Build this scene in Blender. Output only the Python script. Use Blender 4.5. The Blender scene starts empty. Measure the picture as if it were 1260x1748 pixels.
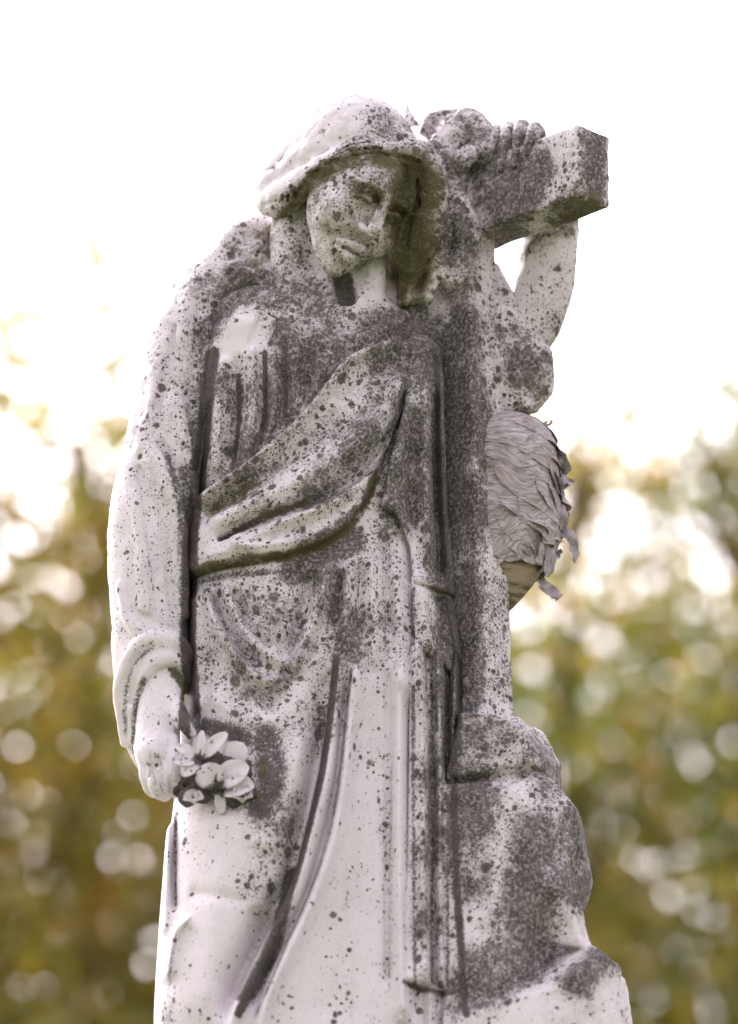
import bpy, math, random
import numpy as np
from mathutils import Vector, Matrix

R = math.radians
scene = bpy.context.scene
COL = scene.collection
random.seed(7)
U = 0.0008                      # metres per design unit (one unit is about one photo pixel at the statue)

# ------------------------------------------------------------------ camera
PITCH = R(18.0)
DIST = 5.0
CZ = 1.65
TZ = CZ + DIST * math.sin(PITCH)
FPX = DIST / U
CAM = np.array((0.0, -DIST * math.cos(PITCH), CZ))
FWD = np.array((0.0, math.cos(PITCH), math.sin(PITCH)))
UPV = np.array((0.0, -math.sin(PITCH), math.cos(PITCH)))
RGT = np.array((1.0, 0.0, 0.0))
cd = bpy.data.cameras.new('camera')
cam = bpy.data.objects.new('camera', cd)
COL.objects.link(cam)
cam.location = CAM
cam.rotation_euler = (R(90) + PITCH, 0, 0)
cd.sensor_fit = 'VERTICAL'
cd.sensor_height = 36.0
cd.lens = FPX / 1748.0 * 36.0
cd.clip_start = 0.05
cd.clip_end = 2000
cd.dof.use_dof = True
cd.dof.focus_distance = 4.90
cd.dof.aperture_fstop = (cd.lens / 1000.0) / 0.064
scene.camera = cam

# ------------------------------------------------------------------ sky and sun
SUN_EL, SUN_AZ = 37.0, -30.0      # azimuth measured from +Y (view direction) clockwise, negative = left
w = bpy.data.worlds.new('World')
scene.world = w
w.use_nodes = True
nt = w.node_tree
nt.nodes.clear()
sky = nt.nodes.new('ShaderNodeTexSky')
sky.sky_type = 'NISHITA'
sky.sun_disc = False
sky.sun_elevation = R(SUN_EL)
sky.sun_rotation = R(SUN_AZ)
sky.air_density = 1.0
sky.dust_density = 6.0
sky.ozone_density = 1.0
hs = nt.nodes.new('ShaderNodeHueSaturation')
hs.inputs['Saturation'].default_value = 0.12
tint = nt.nodes.new('ShaderNodeMix')
tint.data_type = 'RGBA'
tint.blend_type = 'MULTIPLY'
tint.inputs[0].default_value = 1.0
tint.inputs[7].default_value = (1.0, 0.905, 0.965, 1)
bg = nt.nodes.new('ShaderNodeBackground')
bg.inputs['Strength'].default_value = 0.15
wo = nt.nodes.new('ShaderNodeOutputWorld')
nt.links.new(sky.outputs[0], hs.inputs['Color'])
nt.links.new(hs.outputs[0], tint.inputs[6])
nt.links.new(tint.outputs[2], bg.inputs['Color'])
nt.links.new(bg.outputs[0], wo.inputs[0])

sd = bpy.data.lights.new('sun', 'SUN')
sun = bpy.data.objects.new('sun', sd)
COL.objects.link(sun)
sd.energy = 0.9
sd.angle = R(22)
sd.color = (1.0, 0.95, 0.92)
_d = Vector((math.sin(R(SUN_AZ)) * math.cos(R(SUN_EL)), math.cos(R(SUN_AZ)) * math.cos(R(SUN_EL)), math.sin(R(SUN_EL))))
sun.rotation_euler = (-_d).to_track_quat('-Z', 'Y').to_euler()
sun.location = _d * 30

vs = scene.view_settings
vs.view_transform = 'Standard'
vs.look = 'None'
vs.gamma = 1.0
vs.use_curve_mapping = False
vs.exposure = 1.95

scene.render.engine = 'CYCLES'
scene.cycles.max_bounces = 8
scene.cycles.transparent_max_bounces = 8

# ------------------------------------------------------------------ helpers
def P(px, py, d=0.0):
    """design point -> world point on the vertical plane that lies d units behind (+) or in front (-) of the statue axis"""
    v = FWD * FPX + RGT * (px - 630.0) - UPV * (py - 874.0)
    t = (d * U - CAM[1]) / v[1]
    return CAM + v * t

def Pl(pts):
    return np.array([P(*p[:3]) for p in pts])

def smooth_line(pts, n=6):
    """Catmull-Rom through rows of numbers"""
    p = np.array(pts, float)
    if len(p) < 3:
        return p
    q = np.vstack([2 * p[0] - p[1], p, 2 * p[-1] - p[-2]])
    out = []
    for i in range(len(p) - 1):
        a, b, c, d = q[i:i + 4]
        for t in np.linspace(0, 1, n, endpoint=False):
            out.append(0.5 * ((2 * b) + (-a + c) * t + (2 * a - 5 * b + 4 * c - d) * t * t + (-a + 3 * b - 3 * c + d) * t ** 3))
    out.append(p[-1])
    return np.array(out)

def smin(a, b, k):
    h = np.clip(0.5 + 0.5 * (b - a) / k, 0, 1)
    return b + (a - b) * h - k * h * (1 - h)

def smax(a, b, k):
    return -smin(-a, -b, k)

class Field:
    """signed distance volume that parts of the statue are carved from"""
    def __init__(s, lo, hi, h):
        s.lo = np.array(lo, float); s.h = h
        n = np.ceil((np.array(hi) - s.lo) / h).astype(int) + 1
        s.x = (s.lo[0] + np.arange(n[0]) * h).astype(np.float32)
        s.y = (s.lo[1] + np.arange(n[1]) * h).astype(np.float32)
        s.z = (s.lo[2] + np.arange(n[2]) * h).astype(np.float32)
        s.d = np.full(n, 0.2, np.float32)
    def win(s, lo, hi):
        a = np.clip(np.floor((np.array(lo) - s.lo) / s.h).astype(int), 0, s.d.shape)
        b = np.clip(np.ceil((np.array(hi) - s.lo) / s.h).astype(int) + 1, 0, s.d.shape)
        sl = tuple(slice(i, j) for i, j in zip(a, b))
        return sl, s.x[sl[0]][:, None, None], s.y[sl[1]][None, :, None], s.z[sl[2]][None, None, :]
    def put(s, sl, v, k, sub=False):
        if s.d[sl].size == 0:
            return
        if sub:
            s.d[sl] = smax(s.d[sl], -v, max(k, 1e-5))
        else:
            s.d[sl] = smin(s.d[sl], v, max(k, 1e-5))
    def chain(s, pts, k=8, sub=False, n=5, flat=None):
        """tapered tube through rows (px, py, depth, radius), all in units"""
        p = smooth_line(pts, n) if len(pts) > 2 else np.array(pts, float)
        w = np.array([P(*q[:3]) for q in p]); r = p[:, 3] * U
        k = k * U
        m = k + 4 * s.h
        lo = (w - r[:, None]).min(0) - m; hi = (w + r[:, None]).max(0) + m
        sl, X, Y, Z = s.win(lo, hi)
        if s.d[sl].size == 0:
            return
        v = np.full(s.d[sl].shape, 0.2, np.float32)
        for a, b, ra, rb in zip(w[:-1], w[1:], r[:-1], r[1:]):
            lo2 = np.minimum(a - ra, b - rb) - m; hi2 = np.maximum(a + ra, b + rb) + m
            s2, x, y, z = s.win(lo2, hi2)
            ab = b - a; L = float(ab @ ab) + 1e-12
            t = np.clip(((x - a[0]) * ab[0] + (y - a[1]) * ab[1] + (z - a[2]) * ab[2]) / L, 0, 1)
            e = np.sqrt((x - a[0] - t * ab[0]) ** 2 + (y - a[1] - t * ab[1]) ** 2 + (z - a[2] - t * ab[2]) ** 2) - (ra + (rb - ra) * t)
            rel = tuple(slice(q.start - o.start, q.stop - o.start) for q, o in zip(s2, sl))
            v[rel] = np.minimum(v[rel], e)
        s.put(sl, v, k, sub)
    def ell(s, c, r, k=8, rot=None, sub=False, wc=None):
        """ellipsoid: centre (px,py,d), radii in units along the columns of rot"""
        c = P(*c) if wc is None else np.array(wc)
        r = np.array(r, float) * U; k = k * U
        M = np.eye(3) if rot is None else np.array(rot)
        e = np.sqrt((M ** 2) @ (r ** 2)) + k + 4 * s.h
        sl, X, Y, Z = s.win(c - e, c + e)
        X = X - c[0]; Y = Y - c[1]; Z = Z - c[2]
        q = [(X * M[0, i] + Y * M[1, i] + Z * M[2, i]) / r[i] for i in range(3)]
        k0 = np.sqrt(q[0] ** 2 + q[1] ** 2 + q[2] ** 2)
        k1 = np.sqrt((q[0] / r[0]) ** 2 + (q[1] / r[1]) ** 2 + (q[2] / r[2]) ** 2) + 1e-9
        s.put(sl, k0 * (k0 - 1) / k1, k, sub)
    def box(s, wc, half, rot, rnd=3, k=1, sub=False):
        c = np.array(wc, float); hf = np.array(half, float) * U; M = np.array(rot); rnd = rnd * U; k = k * U
        e = np.abs(M) @ hf + k + rnd + 4 * s.h
        sl, X, Y, Z = s.win(c - e, c + e)
        X = X - c[0]; Y = Y - c[1]; Z = Z - c[2]
        q = [np.abs(X * M[0, i] + Y * M[1, i] + Z * M[2, i]) - hf[i] + rnd for i in range(3)]
        v = np.sqrt(sum(np.maximum(a, 0) ** 2 for a in q)) + np.minimum(np.maximum(np.maximum(q[0], q[1]), q[2]), 0) - rnd
        s.put(sl, v, k, sub)
    def planes(s, wc, pl, k=1, uk=1, sub=False, ext=400):
        """convex lump: list of (normal, offset in units)"""
        c = np.array(wc, float); e = ext * U
        sl, X, Y, Z = s.win(c - e, c + e)
        v = None
        for n, o in pl:
            n = np.array(n, float); n /= np.linalg.norm(n)
            f = (X - c[0]) * n[0] + (Y - c[1]) * n[1] + (Z - c[2]) * n[2] - o * U
            v = f if v is None else smax(v, f, k * U)
        s.put(sl, v, uk * U, sub)
    def noise(s, amp, size, seed=0, oct=3):
        """add lumpy value noise to the whole volume"""
        rng = np.random.default_rng(seed)
        tot = 0
        for o in range(oct):
            cell = size * U / 2 ** o
            n = [int(np.ceil((len(a) * s.h) / cell)) + 3 for a in (s.x, s.y, s.z)]
            g = rng.random(n).astype(np.float32) - .5
            for ax, a in enumerate((s.x, s.y, s.z)):
                f = (a - a[0]) / cell; i = f.astype(int); t = f - i; t = t * t * (3 - 2 * t)
                sh = [1, 1, 1]; sh[ax] = -1; t = t.reshape(sh).astype(np.float32)
                g = np.take(g, i, ax) * (1 - t) + np.take(g, i + 1, ax) * t
            tot = tot + g * (amp * U * 2 / 2 ** o)
        s.d += tot
    def mesh(s):
        return surface_nets(s.d, s.lo, s.h)

def surface_nets(d, lo, h):
    d = d.copy()
    for ax in range(3):                                   # close the volume at its borders
        sl = [slice(None)] * 3
        for e in (0, -1):
            sl[ax] = e
            d[tuple(sl)] = np.maximum(d[tuple(sl)], h * .5)
    ins = d < 0
    c = np.zeros([n - 1 for n in d.shape], np.int8)
    offs = [(i, j, k) for i in (0, 1) for j in (0, 1) for k in (0, 1)]
    def cv(a, o):
        return a[o[0]:a.shape[0] - 1 + o[0], o[1]:a.shape[1] - 1 + o[1], o[2]:a.shape[2] - 1 + o[2]]
    for o in offs:
        c += cv(ins, o)
    mask = (c > 0) & (c < 8)
    I = np.argwhere(mask)
    idx = np.full(mask.shape, -1, np.int32)
    idx[mask] = np.arange(len(I))
    val = np.stack([d[I[:, 0] + o[0], I[:, 1] + o[1], I[:, 2] + o[2]] for o in offs], 1)
    acc = np.zeros((len(I), 3)); cnt = np.zeros(len(I))
    for a in range(8):
        for b in range(a + 1, 8):
            if sum(abs(p - q) for p, q in zip(offs[a], offs[b])) != 1:
                continue
            va, vb = val[:, a], val[:, b]
            x = (va < 0) != (vb < 0)
            t = np.where(x, va / np.where(va - vb == 0, 1, va - vb), 0)
            pa = np.array(offs[a], float); pb = np.array(offs[b], float)
            acc += np.where(x[:, None], pa + (pb - pa) * t[:, None], 0); cnt += x
    V = lo + (I + acc / cnt[:, None]) * h
    F = []
    for ax in range(3):
        s0 = [slice(None)] * 3; s1 = [slice(None)] * 3
        s0[ax] = slice(0, -1); s1[ax] = slice(1, None)
        a, b = ins[tuple(s0)], ins[tuple(s1)]
        E = np.argwhere(a != b)
        o1, o2 = [(1, 2), (2, 0), (0, 1)][ax]
        E = E[(E[:, o1] > 0) & (E[:, o2] > 0) & (E[:, o1] < d.shape[o1] - 1) & (E[:, o2] < d.shape[o2] - 1)]
        fl = a[E[:, 0], E[:, 1], E[:, 2]]
        def g(d1, d2):
            q = E.copy(); q[:, o1] += d1; q[:, o2] += d2
            return idx[q[:, 0], q[:, 1], q[:, 2]]
        q = np.stack([g(-1, -1), g(0, -1), g(0, 0), g(-1, 0)], 1)
        q[~fl] = q[~fl][:, ::-1]
        F.append(q)
    return V, np.vstack(F)

def mesh_np(name, V, F, smooth=True):
    me = bpy.data.meshes.new(name)
    V = np.asarray(V, np.float32); F = np.asarray(F, np.int32)
    k = F.shape[1]
    me.vertices.add(len(V)); me.vertices.foreach_set('co', V.ravel())
    me.loops.add(F.size); me.loops.foreach_set('vertex_index', F.ravel())
    me.polygons.add(len(F)); me.polygons.foreach_set('loop_start', np.arange(len(F), dtype=np.int32) * k)
    me.polygons.foreach_set('use_smooth', np.full(len(F), smooth))
    me.update(calc_edges=True)
    return me

def attr(me, name, vals):
    a = me.attributes.new(name, 'FLOAT', 'POINT')
    a.data.foreach_set('value', np.asarray(vals, np.float32))

def tag(o, label=None, category=None, group=None, kind=None):
    for k, v in (('label', label), ('category', category), ('group', group), ('kind', kind)):
        if v:
            o[k] = v
    return o

def link(name, me, mat, parent=None):
    o = bpy.data.objects.new(name, me)
    COL.objects.link(o)
    if me is not None and mat is not None:
        me.materials.append(mat)
    if parent is not None:
        o.parent = parent
        o.matrix_parent_inverse = PINV.get(parent.name, Matrix())
    return o
PINV = {}
def empty(name, loc):
    o = bpy.data.objects.new(name, None)
    COL.objects.link(o)
    o.location = loc
    o.empty_display_size = .1
    PINV[o.name] = Matrix.Translation(-Vector(loc))
    return o

# front elevation chart: relief, weathering and painted shade are laid out in these units on the statue's own front plane
DREF = -115.0
def chart(X, Z, d=DREF):
    q = np.stack(np.broadcast_arrays(X, d * U, Z), -1) - CAM
    f = q @ FWD
    return 630 + FPX * (q @ RGT) / f, 874 - FPX * (q @ UPV) / f

def seg_dist(px, py, line, amp=None):
    """distance, side and interpolated third column from a 2-D polyline"""
    best = np.full(px.shape, 1e9, np.float32); side = np.zeros_like(best); par = np.zeros_like(best); av = np.ones_like(best)
    n = len(line) - 1
    for i in range(n):
        a = line[i]; b = line[i + 1]
        ab = b[:2] - a[:2]; L = ab @ ab + 1e-9
        t = np.clip(((px - a[0]) * ab[0] + (py - a[1]) * ab[1]) / L, 0, 1)
        ex = px - a[0] - t * ab[0]; ey = py - a[1] - t * ab[1]
        dd = np.sqrt(ex * ex + ey * ey)
        m = dd < best
        best = np.where(m, dd, best)
        side = np.where(m, np.sign(ab[0] * ey - ab[1] * ex), side)
        par = np.where(m, (i + t) / n, par)
        if line.shape[1] > 2:
            av = np.where(m, a[2] + (b[2] - a[2]) * t, av)
    return best, side, par, av

class Relief:
    """fold heights over the front of the figure, in units"""
    STEP = 3.0
    def __init__(s, x0=150, x1=900, y0=380, y1=1850):
        s.x = np.arange(x0, x1, s.STEP, dtype=np.float32); s.y = np.arange(y0, y1, s.STEP, dtype=np.float32)
        s.px, s.py = np.meshgrid(s.x, s.y, indexing='ij')
        s.h = np.zeros(s.px.shape, np.float32)
    def fold(s, pts, amp, wl, wr=None, fade=.12, sharp=1.55):
        """ridge (amp>0) or groove; wl is the width on the right-hand side walking along the line, wr on the left-hand side"""
        wr = wl if wr is None else wr
        line = smooth_line(pts, 6)
        x0, y0 = line[:, :2].min(0) - 4 * max(wl, wr); x1, y1 = line[:, :2].max(0) + 4 * max(wl, wr)
        i0, i1 = np.searchsorted(s.x, (x0, x1)); j0, j1 = np.searchsorted(s.y, (y0, y1))
        if i1 <= i0 or j1 <= j0:
            return
        px, py = s.px[i0:i1, j0:j1], s.py[i0:i1, j0:j1]
        d, sd_, t, a = seg_dist(px, py, line)
        wd = np.where(sd_ > 0, wl, wr)
        f = np.exp(-(d / wd) ** sharp)
        e = np.clip(np.minimum(t, 1 - t) / max(fade, 1e-3), 0, 1); e = e * e * (3 - 2 * e)
        s.h[i0:i1, j0:j1] += amp * f * e * a
    def at(s, px, py):
        i = np.clip((px - s.x[0]) / s.STEP, 0, len(s.x) - 1.001); j = np.clip((py - s.y[0]) / s.STEP, 0, len(s.y) - 1.001)
        i0 = i.astype(int); j0 = j.astype(int); u = i - i0; v = j - j0
        h = s.h
        return h[i0, j0] * (1 - u) * (1 - v) + h[i0 + 1, j0] * u * (1 - v) + h[i0, j0 + 1] * (1 - u) * v + h[i0 + 1, j0 + 1] * u * v

def poly_sd(px, py, poly):
    """signed distance to polygon (negative inside)"""
    p = np.array(poly, float)
    d = np.full(px.shape, 1e9); ins = np.zeros(px.shape, bool)
    for i in range(len(p)):
        a = p[i]; b = p[(i + 1) % len(p)]
        ab = b - a
        t = np.clip(((px - a[0]) * ab[0] + (py - a[1]) * ab[1]) / (ab @ ab + 1e-9), 0, 1)
        d = np.minimum(d, np.hypot(px - a[0] - t * ab[0], py - a[1] - t * ab[1]))
        c = ((a[1] > py) != (b[1] > py)) & (px < (b[0] - a[0]) * (py - a[1]) / (b[1] - a[1] + 1e-12) + a[0])
        ins ^= c
    return np.where(ins, -d, d)

# ------------------------------------------------------------------ materials
class NT:
    def __init__(s, name):
        s.m = bpy.data.materials.new(name); s.m.use_nodes = True
        s.t = s.m.node_tree; s.t.nodes.clear()
        s.out = s.t.nodes.new('ShaderNodeOutputMaterial')
    def n(s, typ, ins=None, **kw):
        nd = s.t.nodes.new(typ)
        for k, v in kw.items():
            setattr(nd, k, v)
        for k, v in (ins or {}).items():
            s.set(nd.inputs[k], v)
        return nd
    def set(s, sock, v):
        if isinstance(v, bpy.types.NodeSocket):
            s.t.links.new(v, sock)
        else:
            sock.default_value = v
    def math(s, op, a, b=0.0, c=0.0, clamp=False):
        nd = s.n('ShaderNodeMath', operation=op, use_clamp=clamp)
        s.set(nd.inputs[0], a); s.set(nd.inputs[1], b); s.set(nd.inputs[2], c)
        return nd.outputs[0]
    def mix(s, f, a, b):
        nd = s.n('ShaderNodeMix', data_type='RGBA')
        s.set(nd.inputs[0], f); s.set(nd.inputs[6], a); s.set(nd.inputs[7], b)
        return nd.outputs[2]
    def ramp(s, v, lo, hi, a=0.0, b=1.0, smooth=True):
        nd = s.n('ShaderNodeMapRange', clamp=True, interpolation_type='SMOOTHSTEP' if smooth else 'LINEAR')
        for k, x in zip(range(5), (v, lo, hi, a, b)):
            s.set(nd.inputs[k], x)
        return nd.outputs[0]
    def noise(s, vec, scale, detail=3.0, rough=.55, out=0):
        nd = s.n('ShaderNodeTexNoise', {'Scale': scale, 'Detail': detail, 'Roughness': rough})
        s.set(nd.inputs['Vector'], vec)
        return nd.outputs[out]
    def attr(s, name):
        return s.n('ShaderNodeAttribute', attribute_name=name).outputs['Fac']

def rgb(r, g, b):
    return (r, g, b, 1.0)

def make_marble():
    m = NT('weathered_marble')
    pos = m.n('ShaderNodeNewGeometry').outputs['Position']
    L0, M0, G0 = m.attr('lichen'), m.attr('moss'), m.attr('grime_shade')
    # warp so that lichen outlines are irregular
    wn = m.n('ShaderNodeTexNoise', {'Scale': 190.0, 'Detail': 3.0}); m.set(wn.inputs['Vector'], pos)
    wv = m.n('ShaderNodeVectorMath', operation='MULTIPLY_ADD')
    m.set(wv.inputs[0], wn.outputs['Color']); wv.inputs[1].default_value = (.0045, .0045, .0045); m.set(wv.inputs[2], pos)
    pw = wv.outputs[0]
    big = m.noise(pos, 14.0, 3.0)
    L = m.math('ADD', L0, m.math('MULTIPLY', m.math('SUBTRACT', big, .5), m.ramp(L0, 0.0, .35, .30, 1.25)), clamp=True)
    masks = None
    for scale, gain, rad in ((46.0, .80, .42), (84.0, 1.2, .46), (150.0, 1.5, .46), (260.0, 1.7, .46)):
        vo = m.n('ShaderNodeTexVoronoi', {'Scale': scale}); m.set(vo.inputs['Vector'], pw)
        sep = m.n('ShaderNodeSeparateColor'); m.set(sep.inputs[0], vo.outputs['Color'])
        on = m.math('LESS_THAN', sep.outputs[0], m.math('MULTIPLY', L, gain))
        r = m.math('MULTIPLY', m.math('MULTIPLY_ADD', sep.outputs[1], .7, .3), m.math('MULTIPLY_ADD', L, .35, rad * .75))
        mk = m.math('MULTIPLY', on, m.ramp(vo.outputs['Distance'], m.math('MULTIPLY', r, .62), m.math('MULTIPLY', r, 1.02), 1.0, 0.0))
        masks = mk if masks is None else m.math('MAXIMUM', masks, mk)
    fine = m.noise(pos, 260.0, 4.0, .7)
    mid = m.noise(pos, 60.0, 4.0, .65)
    crust = m.ramp(m.math('ADD', m.math('MULTIPLY_ADD', mid, .6, m.math('MULTIPLY', fine, .5)), m.math('MULTIPLY', L, .68)), .94, 1.05)
    gr = m.ramp(m.math('ADD', m.math('MULTIPLY_ADD', fine, .7, m.math('MULTIPLY', mid, .3)), m.math('MULTIPLY', G0, .78)), .87, 1.03)  # mask for groove dirt and the shade painted along with it
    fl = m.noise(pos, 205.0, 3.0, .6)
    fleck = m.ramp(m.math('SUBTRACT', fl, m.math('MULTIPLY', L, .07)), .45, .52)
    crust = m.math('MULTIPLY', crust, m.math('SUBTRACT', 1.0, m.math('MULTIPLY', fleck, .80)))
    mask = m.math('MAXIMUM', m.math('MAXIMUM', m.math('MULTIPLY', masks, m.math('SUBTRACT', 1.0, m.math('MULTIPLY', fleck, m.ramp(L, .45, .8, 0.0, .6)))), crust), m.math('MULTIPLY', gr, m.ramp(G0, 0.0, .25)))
    # stone
    vein = m.noise(pos, 7.0, 5.0, .6)
    stone = m.mix(m.ramp(vein, .35, .7), rgb(.81, .765, .80), rgb(.75, .705, .745))
    stone = m.mix(m.math('MULTIPLY', m.ramp(fine, .5, .72), .38), stone, rgb(.56, .52, .525))
    ms = m.n('ShaderNodeMapping'); m.set(ms.inputs[0], pos); ms.inputs['Scale'].default_value = (34, 34, 3.2)
    run = m.noise(ms.outputs[0], 1.0, 4.0, .6)
    stone = m.mix(m.math('MULTIPLY', m.ramp(run, .52, .74), .22), stone, rgb(.52, .475, .455))
    stone = m.mix(m.math('MULTIPLY', m.ramp(L, .1, .8), .38), stone, rgb(.50, .465, .455))
    tone = m.noise(pos, 33.0, 3.0)
    lich = m.mix(m.ramp(tone, .35, .65), rgb(.078, .066, .062), rgb(.145, .127, .117))
    lich = m.mix(m.ramp(fine, .50, .66), lich, rgb(.29, .262, .248))
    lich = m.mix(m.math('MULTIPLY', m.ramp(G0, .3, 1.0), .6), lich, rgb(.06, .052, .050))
    grain = m.noise(pos, 420.0, 2.0, .6)
    spk = m.ramp(m.math('ADD', m.math('MULTIPLY_ADD', grain, .75, m.math('MULTIPLY', mid, .25)), m.math('MULTIPLY', m.math('MAXIMUM', L, G0), .30)), .62, .70)
    stone = m.mix(m.math('MULTIPLY', spk, m.ramp(L, .03, .5, .35, .65)), stone, rgb(.27, .245, .24))
    colr = m.mix(mask, stone, lich)
    mo = m.ramp(m.math('ADD', m.math('MULTIPLY_ADD', mid, .7, m.math('MULTIPLY', fine, .3)), m.math('MULTIPLY', M0, .62)), .66, 1.02)
    mossc = m.mix(m.ramp(tone, .35, .65), rgb(.105, .088, .040), rgb(.15, .135, .070))
    mossc = m.mix(m.math('MULTIPLY', m.ramp(M0, .7, 1.0), .75), mossc, rgb(.045, .042, .016))
    mossc = m.mix(m.math('MULTIPLY', m.ramp(fine, .52, .68), .55), mossc, rgb(.25, .23, .16))
    colr = m.mix(m.math('MULTIPLY', mo, m.ramp(M0, 0.0, .2)), colr, mossc)
    rough_h = m.math('ADD', m.math('MULTIPLY', mask, .9), m.math('ADD', m.math('MULTIPLY', fine, m.math('MULTIPLY_ADD', L, 1.6, .35)), m.math('MULTIPLY', mid, .8)))
    bp = m.n('ShaderNodeBump', {'Strength': .75, 'Distance': .0024}); m.set(bp.inputs['Height'], rough_h)
    b = m.n('ShaderNodeBsdfPrincipled', {'Roughness': .72})
    b.inputs['Specular IOR Level'].default_value = .25
    m.set(b.inputs['Base Color'], colr); m.set(b.inputs['Normal'], bp.outputs[0])
    m.set(m.out.inputs[0], b.outputs[0])
    return m.m
MARBLE = make_marble()

def make_paper():
    m = NT('wasp_paper')
    tc = m.n('ShaderNodeTexCoord').outputs['UV']
    pos = m.n('ShaderNodeNewGeometry').outputs['Position']
    mp = m.n('ShaderNodeMapping'); m.set(mp.inputs[0], tc); mp.inputs['Scale'].default_value = (1.4, 1.0, 1.0)
    warp = m.n('ShaderNodeTexNoise', {'Scale': 30.0, 'Detail': 2.0}); m.set(warp.inputs['Vector'], pos)
    ad = m.n('ShaderNodeVectorMath', operation='MULTIPLY_ADD'); m.set(ad.inputs[0], warp.outputs['Color']); ad.inputs[1].default_value = (.12, .35, 0); m.set(ad.inputs[2], mp.outputs[0])
    sc = m.n('ShaderNodeMapping'); m.set(sc.inputs[0], ad.outputs[0]); sc.inputs['Scale'].default_value = (1.2, 11.0, 1.0)
    st = m.noise(sc.outputs[0], 1.6, 4.0, .65)
    t2 = m.noise(pos, 25.0, 3.0)
    c = m.mix(m.ramp(st, .32, .68), rgb(.25, .225, .235), rgb(.64, .59, .61))
    c = m.mix(m.ramp(st, .6, .8), c, rgb(.70, .65, .655))
    c = m.mix(m.math('MULTIPLY', m.ramp(t2, .5, .75), .5), c, rgb(.33, .26, .215))
    pb = m.n('ShaderNodeObjectInfo').outputs['Random']
    c = m.mix(m.math('MULTIPLY', pb, .10), c, rgb(.17, .14, .125))
    bp = m.n('ShaderNodeBump', {'Strength': .8, 'Distance': .003}); m.set(bp.inputs['Height'], st)
    b = m.n('ShaderNodeBsdfPrincipled', {'Roughness': .85}); b.inputs['Specular IOR Level'].default_value = .15
    m.set(b.inputs['Base Color'], c); m.set(b.inputs['Normal'], bp.outputs[0])
    m.set(m.out.inputs[0], b.outputs[0])
    return m.m
PAPER = make_paper()

def make_inner():
    m = NT('inner_comb_paper')
    pos = m.n('ShaderNodeNewGeometry').outputs['Position']
    mp = m.n('ShaderNodeMapping'); m.set(mp.inputs[0], pos); mp.inputs['Scale'].default_value = (12, 12, 60)
    st = m.noise(mp.outputs[0], 2.0, 3.0)
    c = m.mix(m.ramp(st, .38, .62), rgb(.12, .09, .055), rgb(.34, .275, .195))
    b = m.n('ShaderNodeBsdfPrincipled', {'Roughness': .9})
    m.set(b.inputs['Base Color'], c); m.set(m.out.inputs[0], b.outputs[0])
    return m.m
INNER = make_inner()

def make_leaf(name):
    m = NT(name)
    ca = m.n('ShaderNodeAttribute', attribute_name='leaf_colour').outputs['Color']
    d = m.n('ShaderNodeBsdfDiffuse'); m.set(d.inputs[0], ca)
    tr = m.n('ShaderNodeBsdfTranslucent')
    tc = m.n('ShaderNodeMix', data_type='RGBA', blend_type='MULTIPLY'); tc.inputs[0].default_value = 1.0
    m.set(tc.inputs[6], ca); tc.inputs[7].default_value = (1.5, 1.35, .7, 1)
    m.set(tr.inputs[0], tc.outputs[2])
    gl = m.n('ShaderNodeBsdfGlossy', {'Roughness': .35}); gl.inputs[0].default_value = (1, 1, 1, 1)
    a = m.n('ShaderNodeMixShader'); a.inputs[0].default_value = .5; m.set(a.inputs[1], d.outputs[0]); m.set(a.inputs[2], tr.outputs[0])
    b = m.n('ShaderNodeMixShader'); b.inputs[0].default_value = .05; m.set(b.inputs[1], a.outputs[0]); m.set(b.inputs[2], gl.outputs[0])
    m.set(m.out.inputs[0], b.outputs[0])
    return m.m
LEAF = make_leaf('leaf')

def simple(name, c1, c2, scale, rough=.9, bump=.4):
    m = NT(name)
    pos = m.n('ShaderNodeNewGeometry').outputs['Position']
    n = m.noise(pos, scale, 6.0, .6)
    b = m.n('ShaderNodeBsdfPrincipled', {'Roughness': rough})
    m.set(b.inputs['Base Color'], m.mix(m.ramp(n, .35, .65), c1, c2))
    bp = m.n('ShaderNodeBump', {'Strength': bump, 'Distance': .02}); m.set(bp.inputs['Height'], n)
    m.set(b.inputs['Normal'], bp.outputs[0]); m.set(m.out.inputs[0], b.outputs[0])
    return m.m
BARK = simple('bark', rgb(.045, .035, .026), rgb(.11, .09, .07), 18.0)
GRASS = simple('grass', rgb(.05, .07, .02), rgb(.11, .12, .045), 3.0)

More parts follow.
